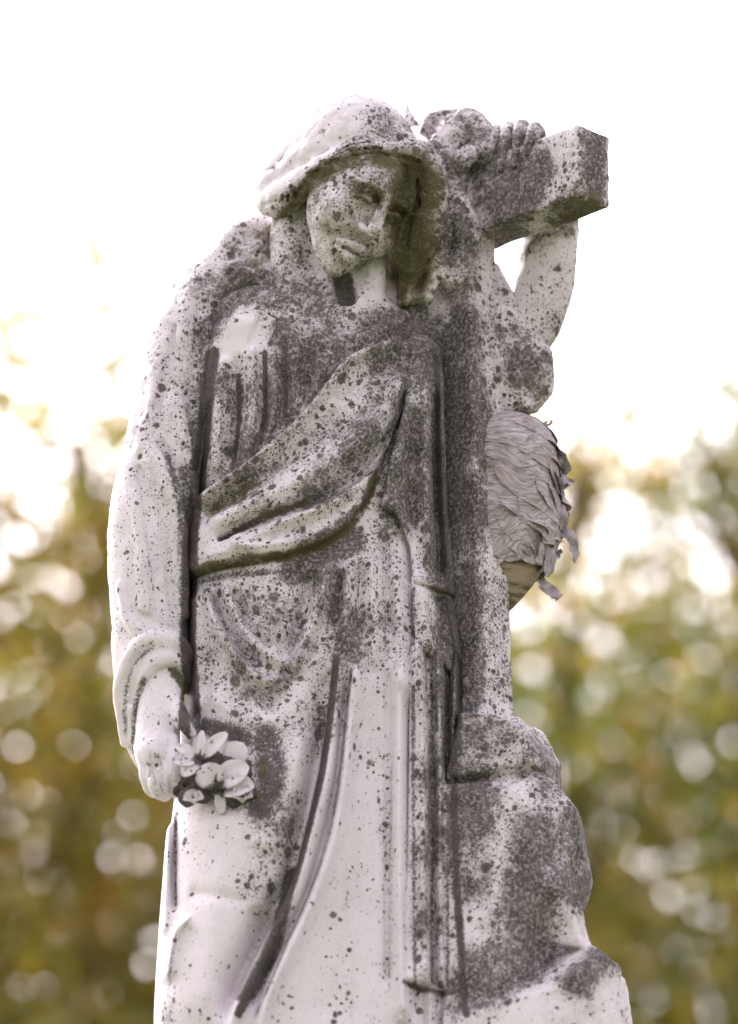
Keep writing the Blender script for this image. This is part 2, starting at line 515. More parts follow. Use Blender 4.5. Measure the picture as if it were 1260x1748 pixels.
# ------------------------------------------------------------------ weathering and painted shade chart (px polyline, radius, strength)
LICHEN = [
 ([(560,310),(600,320),(560,400)],40,0.45),([(640,300),(670,340)],30,0.45),([(480,330),(540,292),(600,268),(680,262)],15,0.45),([(660,210),(720,250)],40,0.60),
 # head, face, neck
 ([(650,200),(700,225)],34,0.55),([(690,240),(730,280)],36,0.55),([(600,262),(690,262)],16,0.50),([(450,340),(490,345)],18,0.40),
 ([(540,340),(590,400)],40,0.36),([(490,400),(500,500)],44,0.44),
 # collar and shoulder
 ([(395,400),(440,440)],33,0.37),([(330,470),(400,450)],24,0.61),([(310,560),(270,720)],67,0.29),([(250,800),(240,1060)],60,0.20),
 ([(400,475),(520,520),(560,600)],58,0.72),([(500,560),(510,690)],47,0.72),([(390,520),(350,560)],26,0.72),([(350,600),(345,800)],24,0.72),
 ([(410,680),(400,800)],67,0.61),([(520,600),(480,720)],56,0.72),([(560,620),(600,600)],56,0.72),([(720,540),(640,580)],49,0.84),([(470,470),(500,430)],33,0.61),
 # sash
 ([(620,650),(540,760),(420,850)],50,0.41),([(660,680),(600,800),(540,860)],44,0.61),([(680,600),(650,620)],44,0.76),([(380,860),(500,930)],44,0.39),
 # right hand fold of the mantle
 ([(720,600),(700,760),(690,860)],51,0.84),([(740,700),(760,1000)],34,0.84),([(690,860),(660,900)],33,0.49),([(650,960),(700,1060)],40,0.42),
 # upper skirt
 ([(390,1000),(480,1060),(560,1000)],66,0.46),([(390,1100),(470,1170),(540,1120)],66,0.40),([(640,1000),(680,1120)],50,0.42),([(360,1180),(420,1250)],44,0.36),([(560,1180),(540,1260)],40,0.36),([(560,1000),(590,1120)],50,0.56),([(620,950),(640,1100)],50,0.42),
 ([(500,1160),(540,1240)],40,0.32),([(500,985),(600,930)],29,0.85),([(480,1180),(530,1120)],18,0.70),
 ([(600,1150),(640,1300)],40,0.20),([(650,1180),(665,1700)],14,0.26),([(610,1400),(560,1650)],30,0.10),
 ([(720,1060),(735,1250),(740,1420)],36,0.52),([(735,1400),(740,1680)],40,0.44),([(765,1000),(770,1300)],24,0.85),
 ([(440,1280),(470,1420),(450,1520)],46,0.48),([(490,1280),(540,1260)],40,0.40),([(350,1450),(330,1600)],60,0.06),([(290,1560),(285,1740)],14,0.34),
 # cross
 ([(780,560),(790,900)],58,0.84),([(740,560),(790,620)],56,0.84),([(775,300),(790,480)],44,0.62),([(790,220),(820,260)],60,0.62),([(845,960),(850,1200)],34,0.46),
 ([(860,330),(900,300)],50,0.90),([(950,300),(960,240)],46,0.22),([(1010,230),(1010,350)],26,0.85),([(880,420),(1000,350)],30,0.80),
 ([(800,900),(800,1200)],30,0.80),
 # far arm
 ([(950,420),(930,560)],49,0.44),([(880,580),(900,680)],51,0.67),
 # rock
 ([(830,1260),(900,1250),(940,1330)],50,0.62),([(810,1330),(800,1500)],50,0.70),([(990,1400),(980,1520)],46,0.86),([(900,1360),(850,1440)],40,0.22),
 ([(920,1440),(900,1600),(820,1680)],62,0.78),([(870,1640),(1040,1560)],22,0.14),([(1040,1620),(980,1690)],30,0.88),([(880,1700),(1000,1740)],40,0.10),([(1010,1720),(1060,1740)],30,0.25),
 # hand
 ([(270,1250),(270,1330)],40,0.10),
 ([(300,520),(270,640),(262,720)],40,0.34),([(560,640),(640,600),(690,640)],50,0.66),([(470,810),(600,720)],30,0.50),([(640,720),(600,820)],34,0.66),
]
MOSS = [
 ([(450,375),(500,330),(560,290),(640,275),(740,300)],17,.80),([(705,300),(700,430)],46,.97),([(650,320),(640,330)],20,.5),([(600,455),(650,440)],22,.42),([(560,440),(540,400)],34,.30),([(610,335),(650,340)],16,.8),
 ([(560,330),(590,400)],70,.34),([(520,360),(560,430)],40,.34),([(430,440),(460,400)],16,.6),([(585,500),(590,470)],14,.5),([(690,450),(690,500)],12,.9),
 ([(360,865),(430,850)],22,.62),([(560,670),(470,770)],12,.5),([(340,970),(480,962),(560,938),(612,890),(645,820)],7,.80),([(520,870),(390,910)],9,.55),
 ([(870,410),(1000,350)],26,.62),([(900,430),(960,400)],24,.5),([(740,1003),(775,1003)],4,.6),([(745,1120),(775,1135)],4,.5),([(450,1310),(445,1370)],12,.6),([(300,1150),(318,1180)],10,.7),([(900,640),(920,680)],20,.35),
 ([(760,280),(745,360)],22,.55),([(510,1150),(480,1190)],16,.35),([(700,1690),(780,1700)],4,.4),
]
GRIME_SHADE = [  # groove dirt, plus shade painted into hollows, gaps and undersides
 ([(322,1150),(317,1230),(318,1300)],12,.85),([(330,1290),(345,1320)],10,.5),  # shade painted into the gap between hand and gown
 ([(335,560),(330,640),(322,760)],22,.50),([(318,800),(316,900),(320,1060)],20,.62),([(285,775),(306,850),(312,940),(316,1040)],10,.62),([(262,840),(286,930),(300,1030)],7,.42),([(300,560),(288,630),(266,700)],7,.35),([(212,1240),(214,1180),(232,1136),(262,1112)],6,.55),([(226,1270),(232,1200),(246,1165)],8,.6),([(300,1150),(322,1180),(326,1230)],12,.75),([(258,1300),(268,1350)],4,.45),([(274,1300),(284,1352)],4,.45),  # sleeve dirt, with shade painted under the cuff
 ([(407,640),(407,720),(398,800)],6,.75),([(453,610),(453,700),(445,765)],6,.75),([(486,600),(488,720)],7,.7),([(522,600),(520,690)],6,.6),([(384,640),(376,760)],4,.5),  # bodice groove dirt that doubles as painted fold shade
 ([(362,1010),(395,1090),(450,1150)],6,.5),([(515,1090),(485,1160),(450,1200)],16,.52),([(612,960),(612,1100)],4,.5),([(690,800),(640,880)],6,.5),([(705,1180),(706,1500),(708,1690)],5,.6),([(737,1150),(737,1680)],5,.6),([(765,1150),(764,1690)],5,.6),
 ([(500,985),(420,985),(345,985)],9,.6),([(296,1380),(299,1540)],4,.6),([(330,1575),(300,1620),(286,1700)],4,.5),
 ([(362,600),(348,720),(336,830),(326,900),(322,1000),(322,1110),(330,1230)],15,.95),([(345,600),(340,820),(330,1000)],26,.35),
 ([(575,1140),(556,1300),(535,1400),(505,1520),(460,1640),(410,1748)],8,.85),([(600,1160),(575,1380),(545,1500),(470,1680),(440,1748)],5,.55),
 ([(490,1570),(440,1600),(430,1700)],30,.42),([(500,1500),(470,1620),(420,1720)],17,.75),  # shadow patch beside the knee, painted into the gown
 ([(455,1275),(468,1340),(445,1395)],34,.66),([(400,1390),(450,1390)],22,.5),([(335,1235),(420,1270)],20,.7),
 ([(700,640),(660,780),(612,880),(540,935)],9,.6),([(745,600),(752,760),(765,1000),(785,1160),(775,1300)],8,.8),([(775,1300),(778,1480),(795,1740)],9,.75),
 ([(585,470),(592,510)],18,.95),([(380,490),(362,560)],14,.6),([(520,870),(440,900),(375,925)],6,.7),  # first stroke paints the shade of the cavity under the chin
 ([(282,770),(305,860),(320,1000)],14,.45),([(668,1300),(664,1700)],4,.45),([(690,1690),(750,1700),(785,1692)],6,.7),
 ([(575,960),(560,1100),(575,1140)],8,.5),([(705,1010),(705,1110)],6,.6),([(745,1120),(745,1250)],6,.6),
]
def weather_and_shade(me, V, base=(0, 0, 0), lim=1.0, dref=DREF):
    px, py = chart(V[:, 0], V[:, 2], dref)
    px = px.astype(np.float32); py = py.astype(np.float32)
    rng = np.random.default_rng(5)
    for name, strokes, b in (('lichen', LICHEN, base[0]), ('moss', MOSS, base[1]), ('grime_shade', GRIME_SHADE, base[2])):
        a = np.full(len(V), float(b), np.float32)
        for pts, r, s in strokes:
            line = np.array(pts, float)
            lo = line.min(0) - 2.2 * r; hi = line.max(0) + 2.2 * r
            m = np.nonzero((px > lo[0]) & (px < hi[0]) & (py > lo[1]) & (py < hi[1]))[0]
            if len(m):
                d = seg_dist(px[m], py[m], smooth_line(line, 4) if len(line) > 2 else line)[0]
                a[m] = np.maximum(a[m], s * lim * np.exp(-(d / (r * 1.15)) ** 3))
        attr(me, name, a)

# ------------------------------------------------------------------ the statue
ST_BASE = (0.0, 0.0, 1.90)
statue = tag(empty('marble_statue', ST_BASE), 'white marble statue of a mourning woman leaning on a cross, blotched with dark lichen', 'statue')

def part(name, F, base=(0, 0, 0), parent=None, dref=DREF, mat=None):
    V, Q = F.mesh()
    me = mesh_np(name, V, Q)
    weather_and_shade(me, V, base, dref=dref)
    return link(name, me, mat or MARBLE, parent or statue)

# --- gown: elliptic loft with carved folds
LOFT = np.array([  # py, cx, a, cy(depth), b
 (440,560,90,0,60),(470,545,140,0,80),(500,530,178,0,96),(560,525,205,-4,118),(640,528,212,-6,134),(760,530,208,-6,140),(860,530,205,-4,138),(1000,540,218,-4,146),
 (1150,548,228,-4,156),(1300,545,236,-5,164),(1450,541,246,-6,172),(1600,537,253,-6,178),(1750,536,257,-6,182),(2300,535,292,0,205),(2700,540,310,0,215)], float)
LZ = np.array([P(630, r[0], DREF)[2] for r in LOFT])[::-1]
def loft_dist(f):
    g = lambda c: np.interp(f.z, LZ, LOFT[::-1, c])
    cx = ((g(1) - 630) * U * (1 + DREF * U / DIST)).astype(np.float32); a = (g(2) * U).astype(np.float32)
    cy = (g(3) * U).astype(np.float32); b = (g(4) * U).astype(np.float32)
    X = (f.x[:, None, None] - cx) / a; Y = (f.y[None, :, None] - cy) / b
    k0 = (np.abs(X) ** 2.3 + np.abs(Y) ** 2.3) ** (1 / 2.3)
    k1 = np.sqrt((X / a) ** 2 + (Y / b) ** 2) + 1e-6
    d = k0 * (k0 - 1) / k1
    top = f.z - P(630, 445, DREF)[2]
    return np.maximum(d, top[None, None, :]).astype(np.float32)

def folds_gown():
    r = Relief()
    F = r.fold
    # bodice
    F([(380,600),(378,700),(368,820)], 9, 12, 10); F([(432,590),(436,690),(428,790)], 10, 9, 7); F([(466,600),(470,700),(452,770)], 8, 8, 6)
    F([(405,600),(407,700),(400,800)], -8, 11); F([(450,600),(453,760)], -7, 8)
    F([(500,560),(505,640),(490,730)], 8, 12, 8); F([(485,580),(488,720)], -8, 8); F([(540,560),(545,640),(520,700)], 6, 10); F([(525,580),(520,690)], -6, 8)
    F([(575,590),(570,660)], 5, 9)
    F([(375,510),(400,490),(440,500)], 9, 12); F([(370,540),(362,600),(352,700)], 6, 8)
    F([(390,540),(440,560)], 10, 30); 
    F([(500,505),(550,560),(600,590)], 9, 8, 6); F([(690,540),(650,570),(610,595)], 8, 8)
    F([(470,500),(520,560),(585,610)], 5, 8)
    # upper skirt: hanging loops
    F([(345,985),(375,1080),(440,1170),(500,1170)], 15, 14, 10); F([(375,985),(410,1070),(460,1130),(500,1140)], 8, 12); F([(430,990),(460,1060),(500,1100)], 6, 12)
    F([(360,1010),(395,1090),(450,1150)], -9, 9); F([(570,960),(545,1060),(500,1165)], 17, 15, 10); F([(535,980),(510,1080),(480,1150)], -13, 13)
    F([(500,1145),(470,1190),(440,1215)], -12, 20); F([(600,960),(590,1060),(590,1140)], 9, 12); F([(582,980),(570,1090)], -8, 8)
    F([(630,950),(640,1060),(640,1160)], 8, 14); F([(615,960),(612,1100)], -6, 9); F([(670,950),(685,1100),(690,1200)], 8, 15)
    F([(330,1000),(333,1100),(335,1220)], 8, 10)
    F([(350,1180),(420,1240),(500,1240)], 6, 20)
    F([(372,620),(362,760),(350,830)], 8, 6, 10); F([(418,820),(420,720),(424,640)], 5, 6); F([(700,900),(705,1000)], -8, 10); F([(655,900),(660,1000),(664,1100)], -8, 9); F([(560,1180),(552,1240)], 6, 9); F([(400,1000),(430,1080),(470,1120)], -7, 7)
    # long double fold running down to the left
    F([(590,1120),(572,1200),(560,1340),(530,1450),(500,1550),(440,1660),(400,1760),(385,1840)], 17, 11, 15, fade=.08)
    F([(612,1120),(602,1230),(588,1360),(570,1460),(536,1560),(480,1680),(450,1760),(440,1840)], 19, 14, 11, fade=.08)
    F([(598,1140),(586,1240),(574,1350),(551,1455),(518,1555),(458,1675),(424,1765)], -15, 6)
    F([(571,1140),(545,1290),(520,1420),(486,1530),(420,1650),(375,1760)], -20, 17, 12, fade=.08)
    # calm panel and long pleats on the right
    F([(625,1180),(625,1400),(600,1600),(570,1800)], -9, 34); F([(682,1120),(682,1400),(684,1600),(690,1760)], 13, 15, 10, fade=.06); F([(664,1150),(663,1400),(661,1700)], -7, 7, fade=.05)
    F([(700,1180),(705,1500),(708,1760)], -8, 9)
    # leg under the cloth
    F([(370,1330),(390,1450),(375,1560),(360,1680),(350,1800)], 13, 70, 60, fade=.2); F([(320,1525),(380,1545),(430,1556)], -4, 12); F([(330,1575),(300,1600),(285,1680)], 8, 12)
    F([(300,1370),(296,1480),(300,1560)], -7, 7); F([(288,1380),(283,1500),(280,1600)], 6, 9); F([(455,1560),(440,1640),(400,1720)], -16, 26)
    F([(520,1250),(490,1380),(450,1480)], 8, 26)
    return r
GOWN_R = folds_gown()
RELIEF = 1.85

def gown_field(h, off=0.0, relief=None, y0=-0.20, y1=.19, z0=None, z1=None, x0=-.33, x1=.16):
    z0 = P(630, 1800)[2] - .62 if z0 is None else z0
    z1 = P(630, 430)[2] if z1 is None else z1
    f = Field((x0, y0, z0), (x1, y1, z1), h)
    d = loft_dist(f) - off * U
    rl = relief or GOWN_R
    X, Z = np.meshgrid(f.x, f.z, indexing='ij')
    px, py = chart(X, Z)
    hgt = (rl.at(px, py) * U * RELIEF).astype(np.float32)
    wf = np.clip((-f.y + .005) / .05, 0, 1).astype(np.float32)
    d -= hgt[:, None, :] * wf[None, :, None]
    f.d = d
    f.px, f.py = px, py
    return f

g = gown_field(.0025, z0=P(630, 1800)[2] - .12)
# shoulders and upper chest
g.chain([(350,520,-10,58),(420,480,0,62),(520,470,20,66),(640,500,20,66),(740,560,10,60)], k=30)
g.chain([(455,560,-60,60),(470,620,-70,58)], k=50)
g.chain([(620,600,-70,58),(640,640,-70,50)], k=50)
g.chain([(345,640,34,40),(335,760,34,44),(328,900,32,44),(324,1060,24,44),(322,1200,14,40),(324,1330,8,30)], k=20)
# open neckline
g.ell((590, 500, -130), (82, 62, 62), k=22, sub=True)
g.chain([(508,500,-85,9),(535,545,-112,9),(575,580,-128,8),(605,592,-132,8),(645,572,-125,8),(690,540,-100,10)], k=8)
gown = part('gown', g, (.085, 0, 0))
gl = gown_field(.008, z0=ST_BASE[2] + .002, z1=P(630, 1800)[2] - .10, x0=-.36, x1=.20, y0=-.24, y1=.24)
gl.noise(4, 60, 3, 2)
part('gown_hem', gl, (.12, 0, 0))

# --- mantle: shells of cloth over the gown
def shell(poly, off, relief, h=.0025, soft=7, thick=26, base=(0, 0, 0), name='mantle', extra=None, edge_wave=0):
    p = np.array(poly, float)
    zt = P(630, p[:, 1].min() - 25, -150)[2]; zb = P(630, p[:, 1].max() + 25, -40)[2]
    x0 = P(p[:, 0].min() - 20, 900, 0)[0]; x1 = P(p[:, 0].max() + 20, 900, 0)[0]
    f = gown_field(h, off, relief, z0=zb, z1=zt, x0=x0, x1=x1, y0=-.24, y1=.10)
    sdp = (poly_sd(f.px, f.py, poly) * U).astype(np.float32)
    f.d = smax(f.d, np.broadcast_to(sdp[:, None, :], f.d.shape), soft * U)
    under = loft_dist(f)
    f.d = np.maximum(f.d, -(under + thick * U))
    f.d = np.maximum(f.d, (f.y[None, :, None] + .0))
    if extra:
        extra(f)
    return part(name, f, base)

rs = Relief()
rs.fold([(688,585),(600,632),(555,690),(500,752),(440,800),(400,825),(338,858)], 12, 13, 9, fade=.02)          # rolled upper edge
rs.fold([(690,620),(600,690),(540,762),(450,826),(345,880)], -8, 16, fade=.05)
rs.fold([(700,640),(640,740),(560,812),(470,862),(350,905)], 12, 24, 22, fade=.05)
rs.fold([(700,665),(650,780),(590,838),(520,874),(440,903),(365,926)], -15, 8, 12, fade=.05)
rs.fold([(705,680),(668,790),(610,852),(540,892),(450,922),(390,938)], 13, 16, 12, fade=.05)
rs.fold([(410,930),(460,918),(470,940)], -7, 8); rs.fold([(380,925),(400,945),(440,955)], 7, 8)
rs.fold([(690,700),(675,790),(625,870),(560,920),(480,945),(335,955)], 6, 10, fade=.05)
rs.fold([(420,840),(380,870),(340,890)], -7, 18)
rs.fold([(560,720),(610,690),(640,660)], 5, 10); rs.fold([(560,770),(620,720),(660,690)], -6, 8); rs.fold([(600,800),(650,740)], 6, 8)
SASH = smooth_line([(720,560),(688,580),(600,622),(556,676),(500,742),(440,792),(400,817),(331,850)], 5)[:, :2].tolist() + \
       smooth_line([(318,905),(320,966),(400,970),(480,959),(560,934),(612,884),(648,805),(685,710),(722,625)], 5).tolist()
shell(SASH, 21, rs, name='mantle_sash', base=(.10, 0, 0))

rf = Relief()
rf.fold([(745,560),(715,640),(690,740),(672,840)], 10, 15); rf.fold([(730,640),(728,760),(735,990)], 9, 12); rf.fold([(708,700),(700,820),(712,1000)], -8, 12)
rf.fold([(755,600),(756,760),(770,1000)], 7, 10); rf.fold([(742,640),(742,800),(752,1000)], -9, 8)
FALL1 = [(700,560),(760,560),(760,700),(772,860),(783,1000),(745,1004),(706,1000),(700,930),(675,880),(650,870),(668,790),(690,700)]
shell(FALL1, 22, rf, name='mantle_fold', base=(.2, 0, 0), soft=8)
rf2 = Relief()
rf2.fold([(722,1000),(724,1060),(735,1120)], 8, 12); rf2.fold([(765,1000),(775,1060),(785,1120)], 7, 9); rf2.fold([(748,1000),(752,1110)], -7, 8)
shell([(702,985),(785,985),(798,1130),(770,1138),(745,1122),(715,1112),(704,1080)], 14, rf2, name='mantle_fold', base=(.2, 0, 0), soft=7)
rf3 = Relief()
for xs_, am in (((712,722,728), 9), ((748,752,756), 8), ((780,772,778), 8)):
    rf3.fold([(xs_[0],1090),(xs_[1],1300),(xs_[1],1500),(xs_[2],1700)], am, 10, 8, fade=.03)
for xs_, am in (((732,737,740), -10), ((766,764,768), -10)):
    rf3.fold([(xs_[0],1090),(xs_[1],1300),(xs_[1],1500),(xs_[2],1700)], am, 7, fade=.03)
rf3.fold([(690,1690),(730,1660),(790,1650)], 6, 14)
shell([(700,1090),(800,1080),(792,1300),(790,1500),(802,1700),(760,1702),(735,1694),(700,1686),(680,1700),(668,1690),(682,1640),(694,1500),(698,1300)], 9, rf3, name='mantle_fold', base=(.15, 0, 0), soft=8)
rf4 = Relief()
rf4.fold([(690,1690),(684,1760)], 8, 10); rf4.fold([(735,1690),(738,1780)], 9, 14); rf4.fold([(715,1690),(716,1780)], -8, 8)
shell([(672,1670),(800,1670),(815,1790),(676,1790)], 0, rf4, name='mantle_fold', base=(.25, 0, 0), soft=6)

# --- shoulder drapery / collar
f = Field(P(250,560,-130) - .03, P(560,330,60) + .03, .0028)
f.lo[1] = -.15; f = Field((P(250,0,0)[0] - .02, -.17, P(0,610,-60)[2]), (P(600,0,0)[0], .09, P(0,330,0)[2]), .0028)
f.chain([(322,492,-10,30),(345,474,-20,27),(378,446,-25,26),(402,412,-20,27),(432,392,-10,24),(470,384,5,18)], k=10)
f.chain([(350,520,-20,58),(400,480,-8,50),(450,450,10,44)], k=26)
f.chain([(375,500,-58,15),(420,470,-62,20),(460,480,-70,18),(510,520,-92,14),(560,575,-122,9)], k=16)
f.chain([(395,470,-52,16),(440,430,-40,17),(468,395,-28,14),(486,372,-20,10)], k=12)
f.ell((446, 436, -66), (14, 34, 34), k=12, sub=True, rot=[[.85, 0, .53], [0, 1, 0], [-.53, 0, .85]])
f.chain([(335,482,-62,5),(370,478,-76,5),(400,462,-72,4)], k=5, sub=True)
f.noise(2.2, 26, 61, 3)
part('collar', f, (.30, 0, 0))

# --- near sleeve
f = Field((P(150,0,0)[0], -.20, P(0,1360,-60)[2]), (P(420,0,0)[0], .10, P(0,440,0)[2]), .0027)
ARM = [(345,515,-12,56),(318,580,-22,64),(300,660,-30,66),(284,760,-38,70),(262,860,-46,73),(254,950,-52,70),(256,1040,-56,66),(262,1110,-60,60)]
f.chain(ARM, k=10)
def arm_rel(pts, k, sub):
    f.chain(pts, k=k, sub=sub)
# carved folds along the sleeve, laid on its surface
AS = smooth_line(ARM, 8)
def on_arm(pts, lift=0.0):
    out = []
    for x, y, r in pts:
        i = int(np.argmin(np.abs(AS[:, 1] - y))); c = AS[i]
        u = max(-.97, min(.97, (x - c[0]) / c[3]))
        out.append((x, y, c[2] - c[3] * math.sqrt(1 - u * u) - lift, r))
    return out
for pts, k in (
    ([(352,560,14),(350,640,16),(338,740,15),(330,830,12)], 8),
    ([(304,690,12),(322,780,15),(326,870,14),(322,960,9)], 6),
    ([(236,735,13),(264,780,17),(292,840,17),(306,900,14),(312,980,11),(315,1050,8)], 7),
    ([(222,800,8),(236,880,10),(246,960,9),(250,1040,7)], 16),
    ([(325,500,9),(312,560,9),(285,650,7)], 14),
    ([(270,620,7),(262,700,8),(240,770,7)], 16),
    ([(205,1000,6),(220,1060,8),(250,1085,8)], 10)):
    f.chain(on_arm(pts, 2), k=k)
for pts, k in (
    ([(276,758,8),(300,800,13),(316,860,15),(319,940,12)], 6),
    ([(330,620,8),(333,720,13),(326,800,12)], 6),
    ([(262,830,6),(286,930,11),(300,1040,9)], 7),
    ([(238,800,5),(256,880,7),(270,980,7)], 9),
    ([(300,560,5),(290,620,8),(268,700,7)], 9),
    ([(345,520,6),(335,600,9),(318,680,8)], 7),
    ([(226,1040,4),(262,1062,6),(300,1072,5)], 6)):
    f.chain(on_arm(pts, 4), k=k, sub=True)
f.noise(1.8, 40, 62, 3)
# sleeve mouth hanging below the wrist
f.chain([(225,1100,-46,34),(222,1170,-50,26),(222,1230,-50,22),(232,1285,-48,11),(240,1310,-46,5)], k=14)
f.ell((276, 1200, -70), (44, 90, 60), k=10, sub=True)
sleeve = part('sleeve', f, (.13, 0, 0))
f = Field((P(160,0,0)[0], -.21, P(0,1340,-60)[2]), (P(380,0,0)[0], .02, P(0,1040,0)[2]), .0022)
f.chain([(214,1268,-60,9),(207,1200,-84,14),(216,1146,-108,17),(242,1106,-126,19),(278,1092,-128,18),(308,1106,-108,16),(324,1140,-72,13),(326,1175,-44,10)], k=6)
f.chain([(232,1292,-66,7),(228,1215,-92,12),(240,1160,-116,15),(264,1130,-128,14),(292,1126,-122,14),(312,1146,-92,13),(318,1176,-62,10)], k=14)
f.chain([(222,1200,-104,5),(232,1150,-132,5),(256,1116,-148,5),(290,1108,-146,4),(312,1122,-124,3)], k=6, sub=True)
f.chain([(238,1180,-128,6),(262,1148,-142,6),(285,1142,-140,4)], k=8, sub=True)
f.chain([(214,1160,-118,3),(236,1118,-140,4),(262,1100,-148,3)], k=5, sub=True)
f.noise(2.5, 30, 71, 2)
part('cuff', f, (.03, 0, 0), parent=sleeve)

# --- near hand
f = Field((P(200,0,0)[0], -.25, P(0,1400,-120)[2]), (P(380,0,0)[0], -.02, P(0,1100,-60)[2]), .0017)
f.chain([(278,1130,-84,36),(276,1180,-92,38),(270,1230,-104,36),(268,1275,-116,37)], k=10)
f.ell((270, 1290, -122), (34, 46, 36), k=14)
for i, (kx, ky, kd, tx, ty, td, r) in enumerate(((250,1318,-132,262,1352,-104,11.5),(265,1326,-146,282,1358,-112,12.5),(281,1324,-154,300,1352,-124,12.5),(295,1310,-158,313,1338,-134,11.5))):
    f.chain([(kx - 1, ky - 46, kd + 18, r),(kx, ky, kd, r + .5),(kx + 6, ky + 24, kd + 6, r),(tx, ty, td, r - 2)], k=4)
f.chain([(290,1190,-112,17),(306,1222,-138,16),(318,1240,-150,12),(326,1252,-146,9)], k=10)
for a in ((257,1300,-150),(273,1306,-163),(288,1300,-170)):
    f.chain([(a[0] - 5, a[1] - 16, a[2] + 2, 3),(a[0] + 1, a[1] + 20, a[2] - 2, 4.0),(a[0] + 7, a[1] + 50, a[2] + 12, 4.0)], k=3, sub=True)
f.noise(1.2, 16, 72, 3)
part('hand', f, (.10, 0, .12))

# --- neck and breast
f = Field((P(420,0,0)[0], -.20, P(0,640,-60)[2]), (P(800,0,0)[0], .10, P(0,360,0)[2]), .0026)
f.chain([(575,380,-40,72),(570,470,-30,70),(575,560,-30,85)], k=20)
f.ell((590, 560, -50), (110, 70, 62), k=30)
f.chain([(508,370,-70,44),(500,420,-66,40),(502,470,-70,32),(524,525,-88,20),(560,560,-100,14)], k=18)
f.chain([(640,430,-70,26),(632,500,-84,24),(610,560,-98,18)], k=16)
f.chain([(585,470,-108,17),(590,505,-112,20),(592,518,-104,12)], k=8, sub=True)
neck = part('neck', f, (.16, .05, 0))

# --- head
def rotm(roll, yaw, pitch):
    Rx = Matrix.Rotation(pitch, 3, 'X'); Ry = Matrix.Rotation(yaw, 3, 'Y'); Rz = Matrix.Rotation(roll, 3, 'Z')
    loc = np.array(Rz @ Ry @ Rx)
    B = np.stack([RGT, UPV, -FWD], 1)       # viewer basis: right, up, toward
    return B @ loc
HM = rotm(R(-29), R(30), R(11))
HC = P(614, 317, -138)
HS = 1.08
def hp(x, y, z):
    return HC + HM @ (np.array((x, y, z), float) * U * HS)
class HeadField(Field):
    def hchain(s, pts, k=6, sub=False, n=5):
        p = smooth_line(pts, n) if len(pts) > 2 else np.array(pts, float)
        global P
        keep = P
        P = lambda a, b, c=0.0: hp(a, b, c)
        try:
            Field.chain(s, [tuple(q) for q in p], k, sub, 1 if len(p) > 2 else 5)
        finally:
            P = keep
    def hell(s, c, r, k=6, sub=False):
        Field.ell(s, None, r, k, HM, sub, wc=hp(*c))
hlo = HC - .17; hhi = HC + .17
f = HeadField(hlo, hhi, .0019)
f.hell((0,28,-25), (78,74,92), 6)
f.hell((0,-25,28), (76,98,72), 24)
f.hell((0,-98,58), (36,36,36), 22)
f.hell((0,-122,80), (22,18,18), 14)
for sx in (-1, 1):
    f.hell((sx * 42,-48,66), (34,38,32), 22)
    f.hell((sx * 33,-4,112), (24,17,26), 8, sub=True)
    f.hell((sx * 32,-7,82), (18,13,16), 3)
    f.hchain([(sx * 13,-4,98,3),(sx * 31,2,104,4),(sx * 50,-8,88,3)], 3)
    f.hchain([(sx * 14,-12,97,2),(sx * 31,-15,100,2.5),(sx * 48,-12,88,2)], 3, sub=True)
    f.hchain([(sx * 12,16,97,6),(sx * 34,21,95,7),(sx * 58,10,76,6)], 10)
    f.hell((sx * 12,-42,108), (9,8,11), 5)
    f.hchain([(sx * 16,-50,108,3),(sx * 30,-72,92,2)], 6, sub=True)
f.hchain([(0,30,96,10),(0,5,106,9.5),(0,-16,116,10.5),(0,-34,127,13)], 8)
f.hchain([(-26,-80,94,5),(-8,-72,108,7),(0,-75,109,6),(8,-72,108,7),(26,-80,94,5)], 4)
f.hchain([(-22,-89,94,5),(0,-94,106,9),(22,-89,94,5)], 4)
f.hchain([(-26,-82,97,1.5),(0,-82,110,2.2),(26,-82,97,1.5)], 3, sub=True)
f.hchain([(-14,-104,96,4),(14,-104,96,4)], 9, sub=True)
# jaw line back to the ears
f.hchain([(-18,-106,66,17),(-46,-78,40,16),(-66,-30,5,16)], 18)
f.hchain([(18,-106,66,17),(46,-78,40,16),(66,-30,5,16)], 18)
V_, _ = None, None
f.noise(1.2, 14, 8, 3)
head = part('head', f, (.40, .40, 0), dref=-210)  # lichen and moss, made heavier to paint in shade under the hair

# --- hair: smooth cap, heavy roll round the face swept back into a coil, locks falling against the cross
f = HeadField(HC - .23, HC + .23, .0021)
f.ell((606, 272, -100), (112, 105, 116), k=4)
f.chain([(575,235,-90,62),(530,268,-86,54),(488,305,-80,42),(456,335,-72,28)], k=24)
f.hell((0,-46,92), (74,98,70), 16, sub=True)
f.chain([(722,266,-165,20),(684,262,-192,20),(640,258,-206,20),(596,266,-202,21),(552,290,-178,25),(516,316,-150,29),(482,338,-112,31),(456,346,-86,22)], k=10)
f.chain([(700,240,-170,13),(650,228,-184,13),(590,234,-182,14),(535,258,-160,15),(490,290,-126,16),(452,322,-92,15)], k=16)
f.chain([(700,254,-192,3),(645,243,-204,3),(590,250,-202,4),(540,274,-182,4),(495,304,-148,4),(458,332,-112,4)], k=6, sub=True)
f.chain([(500,262,-122,4),(474,286,-112,5),(446,320,-96,5)], k=5, sub=True)
f.chain([(528,312,-190,4),(498,330,-172,5),(470,346,-140,5),(448,350,-112,3)], k=4, sub=True)
f.chain([(506,338,-150,16),(484,356,-118,16),(462,358,-92,11)], k=6)
f.chain([(720,262,-175,22),(735,300,-160,28),(734,350,-145,32),(722,400,-128,32),(706,445,-112,24),(695,490,-96,15),(690,515,-88,9)], k=10)
f.chain([(700,300,-150,30),(690,350,-140,32),(688,400,-125,28),(680,440,-112,18)], k=10)
